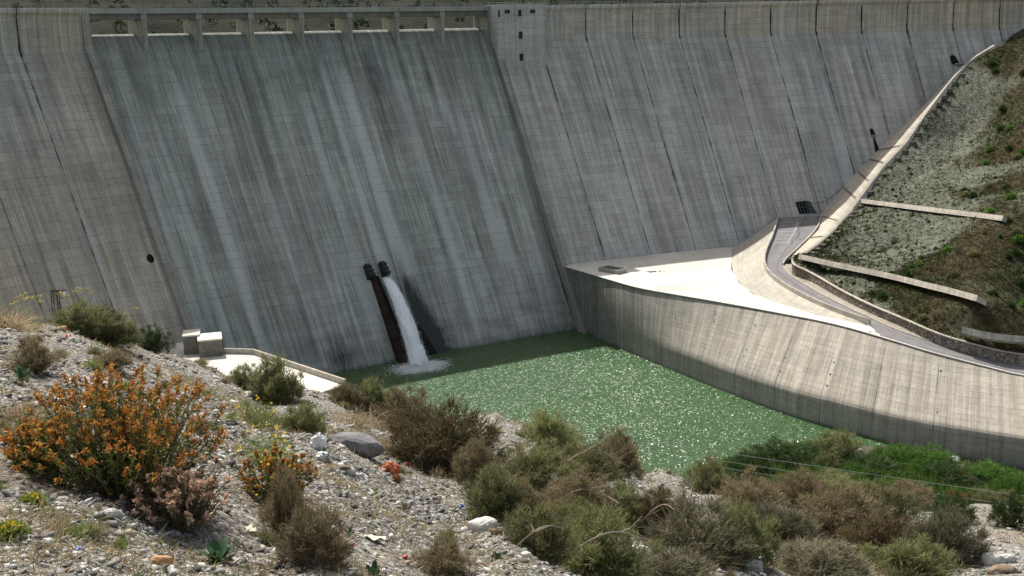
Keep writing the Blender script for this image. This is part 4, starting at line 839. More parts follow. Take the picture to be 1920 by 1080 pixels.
def hill_mat():
    b = NB("gravel_hillside"); c = b.coord('World'); vg = b.attr('veg')
    v1 = b.voro(c, 2.4); s_ = b.n("ShaderNodeSeparateColor"); b.L(v1, s_.inputs[0])
    g = b.ramp(s_.outputs[0], [(0, (.035, .04, .03)), (.35, (.09, .098, .08)), (.7, (.145, .152, .137)), (.93, (.19, .195, .18)), (1, (.30, .30, .285))])
    n1 = b.noise(c, .55, 5, .75)
    g = b.mix(b.maprange(n1, .44, .66), g, (.07, .078, .052))
    n2 = b.noise(c, .05, 4, .6); g = b.mix(1., g, b.n3(b.maprange(n2, .3, .7, .8, 1.12)), 'MULTIPLY')
    n3 = b.noise(c, 1.1, 5, .75); n4 = b.noise(c, .16, 4, .6)
    vcol = b.ramp(n3, [(.3, (.02, .026, .010)), (.48, (.055, .058, .026)), (.6, (.105, .085, .045)), (.75, (.18, .17, .13))])
    vcol = b.mix(b.maprange(n4, .45, .62), vcol, b.ramp(n3, [(.3, (.03, .024, .014)), (.55, (.10, .066, .038)), (.75, (.17, .13, .085))]))
    g = b.mix(1., g, (.93, .96, .9), 'MULTIPLY')
    col = b.mix(vg, g, b.mix(1., vcol, (.58, .66, .6), 'MULTIPLY'))
    h = b.math('ADD', b.noise(c, 2.2, 6, .8), b.math('MULTIPLY', b.voro(c, 1.4, 'Distance'), .5))
    return b.done(b.bsdf(col, .95, .15, b.bump(h, 1., .2)))
hill = make("hillside", np.stack([HX, HY, HZ], -1), gridf(NU, NV), hill_mat(), attrs={'veg': vegN}, smooth=True); tag(hill, kind="structure")
def hz(x, y): return float(hill_z(np.array(x), np.array(y)) + hill_noise(np.array(x), np.array(y)) * .9)
# anchored concrete beams across the slope
def beam(P, wd, th, label, na):
    P = smoothline(np.array(P), 60); P[:, 2] += .35
    up_ = offs(P, -wd); up_[:, 2] = P[:, 2] + wd * .52
    n = len(P); loc = P[n // 2].copy(); jz = (fbm(np.arange(n) * .6, np.arange(n) * 0., 2, 3) - .5)[:, None] * [0, 0, .08]
    rows = [P - [0, 0, 1.3] + jz, P - [0, 0, th] + jz, P + jz, up_ + jz, up_ + [0, 0, .12], offs(up_, -.5) - [0, 0, 1.2]]
    V, Fc, UV = loft([r - loc for r in rows]); e = empty("concrete_beam", tuple(loc), label, "slope beam", "anchored concrete beams across the hillside")
    V = list(V); m_ = len(rows); Fl = [tuple(f) for f in Fc] + [tuple(range(m_)), tuple((n - 1) * m_ + k for k in range(m_))[::-1]]
    make("slab", V, Fl, m_beamc, e, uv=UV)
    for i in range(na):
        j = int((i + .7) / na * (n - 1)); q = P[j] - loc + jz[j]; q2 = offs(P, .3)[j] - loc
        mb = MB(); mb.box(q2 + [0, 0, -.1], (.75, .5, .35), .3); mb.tube([q2 + [0, 0, -.2], q2 + [-.1, -.2, -.9]], .14, 5); mb.make("anchor_head", m_anch, e)
m_beamc = concrete("beam_concrete", (.46, .43, .38), streak=.8, lift=1, panel=3, dark=.5); m_anch = plain("dark_anchor", (.05, .045, .04), .8)
beam(BEAM1, 1.3, .35, "upper pale concrete beam with dark anchors crossing the gravel hillside from the plinth", 17)
beam(BEAM2, 2.4, .4, "middle pale concrete beam, the widest, crossing the gravel just above the stone wall", 11)
beam(BEAM3, 1.7, .5, "lowest short concrete beam near the right edge above the stone wall", 3)

# ------------------------------------------------------------------ plants
def blades(B, D, L, W, seg=2, droop=.15, rg=rng):
    """thin tapering blades: base points, directions, lengths, widths"""
    n = len(B); D = D / (np.linalg.norm(D, axis=1)[:, None] + 1e-9)
    S = np.cross(D, rg.normal(size=(n, 3))); S /= np.linalg.norm(S, axis=1)[:, None] + 1e-9
    L = np.asarray(L)[:, None]; W = np.asarray(W)[:, None]
    bend = rg.normal(size=(n, 3)) * .25 - np.array([0, 0, droop]); 
    mid = B + D * L * .55 + bend * L * .12; tip = B + D * L + bend * L * .45
    V = np.stack([B - S * W * .5, B + S * W * .5, mid + S * W * .5, mid - S * W * .5, tip], 1).reshape(-1, 3)
    o_ = 5 * np.arange(n)[:, None]
    q = o_ + np.array([[0, 1, 2, 3]]); t = o_ + np.array([[3, 2, 4]])
    return V, q, t
def mesh_qt(name, V, q, t, mat, attrs=None):
    me = bpy.data.meshes.new(name); n1, n2 = len(q), len(t)
    me.vertices.add(len(V)); me.vertices.foreach_set("co", V.astype(np.float32).ravel())
    li = np.concatenate([q.ravel(), t.ravel()]).astype(np.int32); me.loops.add(len(li)); me.loops.foreach_set("vertex_index", li)
    me.polygons.add(n1 + n2); me.polygons.foreach_set("loop_start", np.concatenate([np.arange(n1) * 4, n1 * 4 + np.arange(n2) * 3]).astype(np.int32))
    me.update(calc_edges=True); me.materials.append(mat); return me
def blade_mesh(name, mat, *a, **k):
    V, q, t = blades(*a, **k); return mesh_qt(name, V, q, t, mat)
def up_dirs(n, lo=.05, pw=1.):
    z = lo + (1 - lo) * rng.random(n) ** pw; a = rng.random(n) * 2 * np.pi; r = np.sqrt(1 - z * z); return np.stack([r * np.cos(a), r * np.sin(a), z], 1)
def lump(D, sd, amp=.5):
    a = np.arctan2(D[:, 1], D[:, 0]); return 1 - amp * .5 + amp * (fbm(a * 1.6 + 9 + sd * 7, D[:, 2] * 3 + sd, 3, sd))
def bush_mesh(kind, mat, n, sd, fine=1., shell=2.2, upw=.7, ln=.15, amp=1.0):
    """feathery bush filling a unit dome (radius .5, height 1)"""
    D = up_dirs(n, .0, .8); rr = rng.random(n) ** (1 / shell) * lump(D, sd, amp)
    # twigs gather in tufts
    nt_ = max(12, n // 90); T = up_dirs(nt_, .02, .8); rt_ = (.35 + .65 * rng.random(nt_) ** .6) * lump(T, sd, amp)
    k = rng.integers(0, nt_, n); mixf = rng.random(n)[:, None] < .72
    P = np.where(mixf, T[k] * rt_[k][:, None] + rng.normal(size=(n, 3)) * .055, D * rr[:, None])
    P[:, 2] = np.abs(P[:, 2]); Dn = P / (np.linalg.norm(P, axis=1)[:, None] + 1e-6)
    B = P * np.array([.48, .48, .86]); dr = Dn * [1, 1, .6] * (1 - upw) + np.array([0, 0, 1]) * upw + rng.normal(size=(n, 3)) * .33
    L = ln * (.5 + rng.random(n)); return blade_mesh("%s_foliage" % kind, mat, B, dr, L, np.full(n, .011 * fine) * (.6 + .8 * rng.random(n)))
def stem_mesh(kind, mat, n, sd, spread=.7, w_=.014, hgt=.8):
    D = up_dirs(n, .25, .7); D[:, :2] *= spread; B = rng.normal(size=(n, 3)) * [.05, .05, 0.0]
    return blade_mesh("%s_stem" % kind, mat, B, D, hgt * (.6 + .5 * rng.random(n)), np.full(n, w_), droop=-.05)
mt_stem = foliage("woody_stem", [(.10, .075, .05), (.20, .16, .12)], 0.05); mt_straw = foliage("straw_stem", [(.30, .24, .14), (.50, .42, .28), (.36, .25, .16)], .3)
FM = {
 'green': foliage("broom_green", [(.09, .12, .04), (.18, .21, .08), (.26, .28, .12), (.18, .16, .09), (.15, .19, .09)], .45),
 'bright': foliage("bright_green_leaf", [(.045, .11, .02), (.09, .19, .035), (.13, .24, .05)], .4),
 'olive': foliage("olive_leaf", [(.08, .09, .04), (.15, .165, .072), (.20, .17, .09), (.22, .235, .11), (.16, .19, .09)], .45),
 'dark': foliage("dark_green_leaf", [(.018, .04, .01), (.035, .07, .018), (.06, .10, .03)], .3),
 'red': foliage("heather_brown", [(.11, .09, .055), (.20, .15, .095), (.27, .17, .12), (.13, .15, .07), (.18, .19, .09), (.30, .25, .18)], .4),
 'redb': foliage("rust_red_leaf", [(.16, .05, .025), (.28, .09, .05), (.12, .08, .04)], .4),
 'reddark': foliage("dark_heather", [(.05, .04, .022), (.11, .08, .045), (.17, .11, .07), (.055, .07, .028), (.08, .095, .035)], .35),
 'grey': foliage("grey_twig", [(.09, .08, .055), (.17, .15, .11), (.24, .215, .16), (.13, .145, .07), (.17, .18, .09)], .3),
 'straw': mt_straw,
 'pale': foliage("dry_grey_leaf", [(.12, .095, .06), (.22, .17, .11), (.10, .11, .05)], .35),
 'leafy': foliage("blue_green_leaf", [(.035, .075, .04), (.055, .11, .06), (.09, .14, .075)], .25),
 'weed': foliage("weed_green", [(.08, .13, .025), (.15, .21, .05), (.20, .22, .07)], .45),
 'orangeleaf': foliage("orange_bush_leaf", [(.03, .05, .014), (.07, .10, .026), (.12, .14, .04), (.16, .10, .03)], .35),
}
m_org = foliage("orange_petal", [(.24, .08, .035), (.42, .15, .035), (.50, .24, .045), (.20, .09, .05), (.52, .33, .06), (.36, .13, .04)], .4, .1)
m_yel = foliage("yellow_petal", [(.75, .52, .04), (.85, .62, .08)], .4, .1)
m_pink = foliage("faded_petal", [(.55, .38, .28), (.70, .55, .42), (.45, .25, .17)], .4)
m_fruit = plain("red_fruit", (.50, .03, .025), .45, bump=0)
PROTO = {}
def protos(kind):
    if kind in PROTO: return PROTO[kind]
    out = []
    m_ = FM[kind]
    spec = {'green': (11000, .72, .105), 'bright': (6000, .6, .10), 'olive': (11000, .6, .095), 'dark': (7000, .5, .085), 'red': (12000, .5, .075), 'redb': (5000, .55, .09), 'reddark': (13000, .5, .08), 'grey': (9000, .55, .12)}[kind]
    for v_ in range(3):
        out.append((bush_mesh(kind, m_, spec[0], v_ + len(kind) * 3, .62, 2.0, spec[1], spec[2]), stem_mesh(kind, mt_straw if kind == 'grey' else mt_stem, 90 if kind != 'grey' else 260, v_, .8 if kind != 'grey' else 1.0, .014 if kind != 'grey' else .006)))
    PROTO[kind] = out; return out
NAMES = {'green': ('broom_bush', 'bush'), 'bright': ('riverside_bush', 'bush'), 'olive': ('scrub_bush', 'bush'), 'dark': ('evergreen_bush', 'bush'), 'red': ('heather_bush', 'bush'), 'redb': ('rust_bush', 'bush'), 'reddark': ('thorn_bush', 'bush'), 'grey': ('twiggy_bush', 'bush')}
def place_bush(kind, x, y, z, w_, h_, label, idx, group):
    fo, stm = protos(kind)[idx % 3]; nm, cat = NAMES[kind]
    e = empty(nm, (x, y, z - .04 * h_), label, cat, group); e.rotation_euler = (0, 0, idx * 2.399); e.scale = (w_ * 1.02, w_ * 1.02, h_ * 1.05)
    a = bpy.data.objects.new("foliage", fo); link(a, e); a2 = bpy.data.objects.new("stem", stm); link(a2, e); return e
def child(name, me, e): return link(bpy.data.objects.new(name, me), e)
def orange_bush(e, w_, h_, n, red=0., flow=m_org, leafm='orangeleaf', petal=1.):
    """dense upright stems, each ending in a spike of small flowers (real metres)"""
    a = rng.random(n) * 2 * np.pi; r = rng.random(n) ** .62; lean_ = np.stack([np.cos(a) * r, np.sin(a) * r], 1)
    hts = h_ * (1 - .35 * r ** 2) * (.58 + .5 * rng.random(n) ** 1.5); B = np.concatenate([lean_ * w_ * .16, np.zeros((n, 1))], 1)
    tip = np.concatenate([lean_ * w_ * .5, hts[:, None]], 1); D = tip - B; L = np.linalg.norm(D, axis=1); D /= L[:, None]
    child("stem", blade_mesh("stem", mt_stem, B, D, L, np.full(n, .008), droop=0.), e)
    m_ = 40; k = np.repeat(np.arange(n), m_); f = .22 + .74 * rng.random(n * m_); P = B[k] + D[k] * (L[k] * f)[:, None]
    dr = D[k] * .6 + rng.normal(size=(n * m_, 3)) * .7; child("foliage", blade_mesh("leaf", FM[leafm], P, dr, .03 + .025 * rng.random(n * m_), np.full(n * m_, .008)), e)
    m_ = 22; k = np.repeat(np.arange(n), m_); big_ = (.6 + .8 * rng.random(n))[k]; f = 1 - .075 * rng.random(n * m_) ** 1.0 * big_; P = B[k] + D[k] * (L[k] * f)[:, None] + rng.normal(size=(n * m_, 3)) * .006
    dr = D[k] * .5 + rng.normal(size=(n * m_, 3)) * .8; child("flower", blade_mesh("petal", flow, P, dr, (.016 + .014 * rng.random(n * m_)) * petal, np.full(n * m_, .011) * petal), e)
def leaf_plant(e, w_, h_, n):
    V, Fc = [], []
    for i in range(n):
        a = i * 2.4 + random.random(); up_a = random.uniform(.5, 1.25); L = w_ * random.uniform(.35, .6); hw = L * .2
        d = np.array([math.cos(a) * math.cos(up_a), math.sin(a) * math.cos(up_a), math.sin(up_a) * h_ / w_ * 1.3]); s_ = np.array([-math.sin(a), math.cos(a), 0]); b0 = len(V)
        stn = 6
        for j in range(stn + 1):
            t = j / stn; c = d * L * (.35 + t) + np.array([0, 0, -.3 * L * t * t]); ww = hw * math.sin(math.pi * min(1, .08 + t * .92)) ** .7 * (1 - .1 * t)
            V += [c - s_ * ww + [0, 0, ww * .4], c, c + s_ * ww + [0, 0, ww * .4]]
        for j in range(stn):
            q = b0 + j * 3; Fc += [(q, q + 1, q + 4, q + 3), (q + 1, q + 2, q + 5, q + 4)]
    make("leaf", V, Fc, FM['leafy'], e, smooth=True)
    D = up_dirs(n, .5); child("stem", blade_mesh("stem", FM['weed'], D * 0, D, np.full(n, h_ * .5), np.full(n, .007)), e)
def umbel(e, w_, h_, n):
    mb_b, mb_d, mb_l = [], [], []; PB_, PD_ = [], []
    for i in range(n):
        b0 = np.array([random.gauss(0, w_ * .12), random.gauss(0, w_ * .12), 0]); tip = b0 + np.array([random.gauss(0, w_ * .25), random.gauss(0, w_ * .25), h_ * random.uniform(.7, 1)])
        mb_b.append(b0); mb_d.append(tip - b0); mb_l.append(np.linalg.norm(tip - b0))
        for k in range(5):
            t2 = tip + np.array([random.gauss(0, .035), random.gauss(0, .035), random.uniform(.0, .03)]); st_ = b0 + (tip - b0) * .9
            mb_b.append(st_); mb_d.append(t2 - st_); mb_l.append(np.linalg.norm(t2 - st_))
            for _ in range(10): PB_.append(t2 + np.array([random.gauss(0, .006), random.gauss(0, .008), random.gauss(0, .002)])); PD_.append([random.gauss(0, 1), random.gauss(0, 1), .5])
    child("stem", blade_mesh("stem", FM['weed'], np.array(mb_b), np.array(mb_d), np.array(mb_l), np.full(len(mb_b), .007), droop=0.), e)
    child("flower", blade_mesh("petal", m_yel, np.array(PB_), np.array(PD_), np.full(len(PB_), .007), np.full(len(PB_), .006)), e)
    D = up_dirs(160, .1); child("foliage", blade_mesh("leaf", FM['olive'], D * 0, D, rng.random(160) * h_ * .5, np.full(160, .006)), e)

GRP = "bushes and weeds on the near slope"
for i, (k, x, y, z, w_, h_, lab) in enumerate(PLANTS):
    if k in NAMES: place_bush(k, x, y, z, w_, h_, lab, i, GRP)
    else:
        nm, cat = {'orange': ('orange_flower_bush', 'flowering bush'), 'smallorange': ('orange_flower_weed', 'flowering weed'), 'pale': ('dry_flower_bush', 'dry bush'), 'leafy': ('leafy_plant', 'plant'), 'weed': ('green_weed', 'weed'), 'umbel': ('umbel_plant', 'wildflower'), 'straw': ('dry_grass_clump', 'dry grass')}[k]
        e = empty(nm, (x, y, z - .02), lab, cat, GRP)
        if k == 'orange': orange_bush(e, w_, h_ * 1.08, 340 if w_ > 1 else 70)
        elif k == 'smallorange': orange_bush(e, w_, h_, 70, flow=m_org); D = up_dirs(60, .3); child("bloom", blade_mesh("bloom", m_yel, D * [w_ * .4, w_ * .4, h_ * .8], D, np.full(60, .022), np.full(60, .018)), e)
        elif k == 'pale': orange_bush(e, w_, h_, 110, flow=m_pink, leafm='pale', petal=1.1)
        elif k == 'leafy':
            leaf_plant(e, w_ * .8, h_ * .9, 22 if w_ > .15 else 9)
        elif k == 'umbel': umbel(e, w_, h_, 7)
        elif k == 'weed':
            n = 1600; D = up_dirs(n, .05); P = D * rng.random(n)[:, None] ** .6 * [w_ * .5, w_ * .5, h_ * .8]
            child("foliage", blade_mesh("leaf", FM['weed'], P, D * .4 + [0, 0, .6] + rng.normal(size=(n, 3)) * .4, .02 + .05 * rng.random(n), np.full(n, .006)), e)
            D = up_dirs(26, .3); child("flower", blade_mesh("flower", m_yel, np.repeat(D * [w_ * .45, w_ * .45, h_], 5, 0) + rng.normal(size=(130, 3)) * .006, rng.normal(size=(130, 3)), np.full(130, .016), np.full(130, .012)), e)
        elif k == 'straw':
            n = 420; a = rng.random(n) * 6.28; B = np.stack([np.cos(a) * rng.random(n) * w_ * .35, np.sin(a) * rng.random(n) * w_ * .3, np.zeros(n)], 1); D = up_dirs(n, .15)
            child("blade", blade_mesh("blade", mt_straw, B, D, h_ * (.5 + .9 * rng.random(n)), np.full(n, .006), droop=.9), e)
            n = 700; D = up_dirs(n, .05); child("foliage", blade_mesh("leaf", FM['red'], D * rng.random(n)[:, None] * [w_ * .5, w_ * .45, h_ * .6], D + [0, 0, .4], .03 + .05 * rng.random(n), np.full(n, .005)), e)
for i, (k, x, y, z, w_, h_, lab) in enumerate(RIVER): place_bush(k, x, y, z, w_, h_, lab, i + 100, "bushes in the wetland below the wall")

# ------------------------------------------------------------------ wetland
def inpoly(x, y, P):
    c = np.zeros(x.shape, bool); j = len(P) - 1
    for i in range(len(P)):
        xi, yi = P[i]; xj, yj = P[j]; m_ = ((yi > y) != (yj > y)) & (x < (xj - xi) * (y - yi) / (yj - yi + 1e-12) + xi); c ^= m_; j = i
    return c
RP = np.array(REEDP)
n = 110000; x = rng.uniform(RP[:, 0].min(), RP[:, 0].max(), n); y = rng.uniform(RP[:, 1].min(), RP[:, 1].max(), n)
keep = inpoly(x, y, RP) & (fbm(x * .16, y * .16, 4, 61) > .38); x, y = x[keep], y[keep]; n = len(x)
hh = (1.2 + 2.2 * fbm(x * .12, y * .12, 3, 62)) * (.7 + .6 * rng.random(n))
B = np.stack([x, y, np.zeros(n) + ZW - .1], 1); D = np.array([0, 0, 1.]) + rng.normal(size=(n, 3)) * .28
reed_m = foliage("reed_leaf", [(.025, .065, .012), (.05, .12, .02), (.08, .17, .03), (.12, .15, .045)], .4)
reeds = link(bpy.data.objects.new("reed_bed", blade_mesh("reed_bed", reed_m, B, D, hh, np.full(n, .16)))); tag(reeds, "dense dark green reeds filling the shallows at the foot of the wall", "reeds", kind="stuff")
mud = plain("wet_mud", (.055, .055, .038), .5, var=.4, nscale=.3, spec=.4)
c0 = RP.mean(0); mp = [tuple(c0 + (q - c0) * 1.05) for q in RP]
mud_o = make("mud_flat", [(a, b_, ZW + .05) for a, b_ in MUD], [tuple(range(len(MUD)))], mud); tag(mud_o, kind="structure")
def rock_mesh(name, mat, sz, sd, sub=3, sharp=.35):
    import bmesh
    b_ = bmesh.new(); bmesh.ops.create_icosphere(b_, subdivisions=sub, radius=.5); co = np.array([v.co[:] for v in b_.verts])
    n_ = fbm(co[:, 0] * 2.2 + sd * 3.1 + 20, co[:, 1] * 2.2 + co[:, 2] * 1.7 + 20, 4, sd) - .5
    fl = fbm(co[:, 0] * 5 + 30, co[:, 2] * 5 + co[:, 1] * 3 + 30, 2, sd + 5) - .5
    co = co * (1 + sharp * 1.6 * n_ + .18 * fl)[:, None]
    co = np.sign(co) * np.abs(co) ** .9 * np.array(sz)
    for v, c in zip(b_.verts, co): v.co = c
    me = bpy.data.meshes.new(name); b_.to_mesh(me); b_.free(); me.materials.append(mat); return me
m_rock = {}
for nm, c in (('grey', (.17, .17, .175)), ('pale', (.55, .54, .52)), ('tan', (.42, .24, .12)), ('brown', (.2, .15, .11)), ('slab', (.33, .35, .35))):
    m_rock[nm] = plain("rock_" + nm, c, .9, var=.3, nscale=9., bump=.8, bscale=40.)
for i, s in enumerate(STONES):
    o = link(bpy.data.objects.new("white_stone", rock_mesh("white_stone", m_rock['pale'], (2.2, 1.4, .9), i))); o.location = (s[0], s[1], ZW + .3)
    tag(o, ["upper white stone at the foot of the wall in the wetland", "lower white stone at the foot of the wall in the wetland", "left white stone in the mud gap of the reeds", "right white stone in the mud gap of the reeds"][i], "stone", "stones in the wetland")

# ------------------------------------------------------------------ hillside shrubs (individual) and scrub cover (stuff)
tuft = []
for v_, (m_, n) in enumerate(((FM['dark'], 420), (FM['olive'], 420), (FM['bright'], 420))):
    D = up_dirs(n, 0); P = D * (rng.random(n) ** .5)[:, None] * [.42, .42, .7]
    tuft.append(blade_mesh("hill_shrub", m_, P, D + rng.normal(size=(n, 3)) * .5 + [0, 0, .3], .16 + .2 * rng.random(n), np.full(n, .05)))
placed = 0; ii = 0
spots_lab = []
while placed < 285 and ii < 5000:
    ii += 1; u_, v_ = rng.random() ** 1.2, rng.random(); i = int(u_ * (NU - 1) * .98); j = int((.02 + .95 * v_) * (NV - 1)); x, y, z = HX[i, j], HY[i, j], HZ[i, j]
    if x > 60 + y * .42 + 10 or x / y > .475: continue
    vg = vegN[i, j]; k = 2 if rng.random() < .22 else (0 if rng.random() < .6 else 1)
    s_ = rng.uniform(.55, 1.4) if vg < .5 else rng.uniform(1.2, 3.4)
    if rng.random() < .04: s_ *= 1.4
    o = link(bpy.data.objects.new("hill_shrub", tuft[k])); o.location = (x, y, z - .1); o.scale = (s_, s_, s_ * .75); o.rotation_euler = (0, 0, rng.random() * 6)
    col_ = ("dark green", "olive", "bright green")[k]
    tag(o, ("%s shrub among the brown scrub on the right hillside" if vg >= .5 else "%s shrub dotting the grey gravel hillside beside the dam") % col_, "shrub", "small shrubs on the right hillside"); placed += 1
n = 60000; u_ = (rng.random(n) * (NU - 2)).astype(int); v_ = (rng.random(n) * (NV - 2)).astype(int)
pr = vegN[u_, v_] * .9 + .13; k = rng.random(n) < pr; u_, v_ = u_[k], v_[k]
jit = rng.random((len(u_), 1)); B0 = np.stack([HX[u_, v_], HY[u_, v_], HZ[u_, v_]], 1) * (1 - jit) + np.stack([HX[u_ + 1, v_ + 1], HY[u_ + 1, v_ + 1], HZ[u_ + 1, v_ + 1]], 1) * jit
m_ = 7; B = np.repeat(B0, m_, 0) + rng.normal(size=(len(B0) * m_, 3)) * [.28, .28, .05]; n = len(B)
sel = fbm(B[:, 0] * .12, B[:, 1] * .12, 3, 78) + rng.normal(size=n) * .06 - .5 * np.clip(.5 - np.repeat(vegN[u_, v_], m_), 0, 1)
for nm, mk_, mt_ in (("brown", sel > .52, foliage("scrub_brown", [(.045, .042, .022), (.10, .075, .04), (.14, .115, .065)], .3)), ("green", sel <= .52, foliage("scrub_green", [(.025, .035, .012), (.05, .07, .02), (.09, .11, .035)], .3))):
    b_ = B[mk_]; n = len(b_); o = link(bpy.data.objects.new("hill_scrub", blade_mesh("hill_scrub", mt_, b_, up_dirs(n, .2), .3 + .6 * rng.random(n), np.full(n, .13)))); tag(o, "%s scrub covering the lower and right parts of the hillside" % nm, "scrub", kind="stuff")
# weeds growing in the joints of the sloping bank wall
mb_ = []
ua = arclen(W_)
for q in range(3, 20):
    u0 = 4. + 13.5 * q; i = int(np.searchsorted(ua, u0))
    if i >= N - 2 or ua[i] > 215: break
    for _ in range(6):
        if random.random() < .6:
            t2 = random.uniform(.1, .9); c = M_[i] * (1 - t2) + T_[i] * t2; c[2] = M_[i, 2] * (1 - t2) + T_[i, 2] * t2 + .03
            s_ = random.uniform(.15, .42)
            o = link(bpy.data.objects.new("wall_weed", tuft[1])); o.location = c; o.scale = (s_, s_, s_ * .8); tag(o, "tiny dark weed rooted in a joint of the sloping grey bank wall", "weed", "weeds in the joints of the bank wall")

# ------------------------------------------------------------------ far shore behind the dam
nx, ny = 220, 120; xx = np.linspace(-900, 900, nx); yy = np.linspace(0, 1, ny) ** 1.3 * 1300 + 470
FX, FY = np.meshgrid(xx, yy, indexing='ij')
FZ = 60 + np.clip(FY - 480, 0, 9999) * .155 + (fbm(FX * .006, FY * .006, 5, 91) - .5) * 60 * np.clip((FY - 470) / 250, 0, 1) + (fbm(FX * .03, FY * .03, 4, 92) - .5) * 9
b = NB("far_hillside"); c = b.coord('World'); n1 = b.noise(b.scale(c, (1, 1, 2)), .012, 5, .65); n2 = b.noise(c, .07, 5, .7)
col = b.ramp(n1, [(.34, (.010, .018, .011)), (.46, (.022, .032, .018)), (.54, (.038, .038, .028)), (.62, (.026, .036, .02)), (.72, (.085, .05, .038))])
col = b.mix(1., b.mix(b.maprange(n2, .46, .58), col, (.014, .022, .012)), (.62, .68, .6), 'MULTIPLY')
far = make("far_hill", np.stack([FX, FY, FZ], -1), gridf(nx, ny), b.done(b.bsdf(col, .95, .1, b.bump(b.noise(c, .3, 5, .75), 1., 3.))), smooth=True); tag(far, kind="structure")
n = 7000; i = rng.integers(0, nx, n); j = rng.integers(0, ny, n); ok = fbm(FX[i, j] * .012, FY[i, j] * .012, 4, 93) > .42; i, j = i[ok], j[ok]
B0 = np.stack([FX[i, j], FY[i, j], FZ[i, j]], 1) + rng.uniform(-4, 4, (len(i), 3)) * [1, 1, 0]; m_ = 34; sz = np.repeat(rng.uniform(1.6, 4.2, len(i)), m_)
B = np.repeat(B0, m_, 0) + up_dirs(len(B0) * m_, -.1) * (sz * .8)[:, None]; n = len(B)
fs_ = link(bpy.data.objects.new("far_scrub", blade_mesh("far_scrub", foliage("far_leaf", [(.02, .035, .014), (.04, .06, .024), (.06, .08, .035)], .2), B, rng.normal(size=(n, 3)) + [0, 0, .4], sz * .45, sz * .3))); tag(fs_, "dark scrub and small trees on the far shore seen above the dam crest", "scrub", kind="stuff")
gs = make("ground", [(-2500, -1500, -6.2), (2500, -1500, -6.2), (2500, 2500, -6.2), (-2500, 2500, -6.2)], [(0, 1, 2, 3)], mud); tag(gs, kind="structure")

# ================================================================== NEAR SLOPE
def G(x, y, detail=True):
    """height of the near gravel slope (camera stands on it)"""
    x = np.asarray(x, float); y = np.asarray(y, float)
    az = np.arctan2(x, y); t = np.hypot(x, y)
    tS = np.interp(az, SIL[:, 0], SIL[:, 1]); dS = np.interp(az, SIL[:, 0], SIL[:, 2])
    q = np.clip(t / tS, 0, 1)
    d1 = 1.7 + (dS - 1.7) * q
    bulge = 0.25 * np.sin(np.pi * q) * (0.3 + 0.7 * np.sin(x * 0.7 + 1) * np.sin(y * 0.45 + x * .2))
    over = np.maximum(t - tS, 0)
    d2 = over * 0.60 + 0.12 * over / (over + 2) + (dS - 1.7) / tS * np.minimum(over, 1.2) * .35
    z = 83.0 - d1 + bulge * (t > 1) - d2
    if detail:
        w = np.clip(t / 6, 0, 1) * np.clip(1.5 - over, 0, 1)
        z = z + w * (0.05 * np.sin(x * 2.3 + 1.3 * np.sin(y * 1.7)) * np.cos(y * 2.9 + x) + 0.03 * np.sin(x * 6.1 + y * 2) * np.sin(y * 5.3 - x * 1.1)) * (1 - 0.6 * q)
    return np.maximum(z, -5.5)

naz, nt_ = 760, 430
az = np.concatenate([np.linspace(-1.5, -.56, 60)[:-1], np.linspace(-.56, .60, naz - 118), np.linspace(.60, 1.5, 60)[1:]]); naz = len(az)
tg = np.concatenate([np.geomspace(.4, 40, nt_ - 60), np.linspace(40.7, 170, 60)])
AZ, TG = np.meshgrid(az, tg, indexing='ij'); GX, GY = TG * np.sin(AZ), TG * np.cos(AZ); GZ = G(GX, GY)
fadeN = np.clip(TG / 4, 0, 1)
GZ = GZ + fadeN * ((fbm(GX * 1.4, GY * 1.4, 4, 101) - .5) * .16 + (fbm(GX * 9, GY * 9, 2, 102) - .5) * .035)
lit = np.zeros(GX.shape)
for (k, x, y, z, w_, h_, lab) in PLANTS:
    lit = np.maximum(lit, np.exp(-((GX - x) ** 2 + (GY - y) ** 2) / (w_ * .62) ** 2))
lit = np.clip(lit * 1.3 + (fbm(GX * .9, GY * .9, 4, 103) - .62) * 2.2, 0, 1)
soil = np.clip((AZ - .385) * 14, 0, 1) * np.clip((TG - 17) / 4, 0, 1)
def gravel_mat():
    b = NB("gravel"); c = b.coord('World'); lt = b.attr('litter'); so_ = b.attr('soil')
    def cells(sc_):
        v = b.voro(c, sc_); s_ = b.n("ShaderNodeSeparateColor"); b.L(v, s_.inputs[0]); return s_.outputs[0], b.voro(c, sc_, 'Distance')
    a, da = cells(22.); a2, da2 = cells(55.)
    stops = [(0, (.03, .03, .03)), (.25, (.075, .075, .072)), (.55, (.17, .17, .165)), (.8, (.30, .298, .29)), (.94, (.50, .50, .49)), (1, (.22, .17, .13))]
    col = b.mix(b.maprange(b.noise(c, 6., 2), .45, .55), b.ramp(a, stops), b.ramp(a2, stops))
    col = b.mix(1., col, b.n3(b.maprange(b.noise(c, .8, 4, .6), .3, .7, .8, 1.12)), 'MULTIPLY')
    dirt = b.ramp(b.noise(c, 18., 5, .75), [(.3, (.05, .038, .026)), (.55, (.13, .10, .07)), (.75, (.24, .19, .14))])
    col = b.mix(b.math('MULTIPLY', lt, .85), col, dirt)
    pale = b.ramp(b.noise(c, 3., 6, .7), [(.3, (.22, .20, .18)), (.55, (.36, .33, .30)), (.75, (.46, .43, .40))])
    col = b.mix(b.math('MULTIPLY', so_, .8), col, pale)
    h = b.math('ADD', b.math('MULTIPLY', da, -.6), b.math('MULTIPLY', b.noise(c, 40., 3), .4))
    col = b.mix(1., col, (1.0, 1.0, .98), 'MULTIPLY')
    return b.done(b.bsdf(col, .92, .25, b.bump(h, 1., .04)))
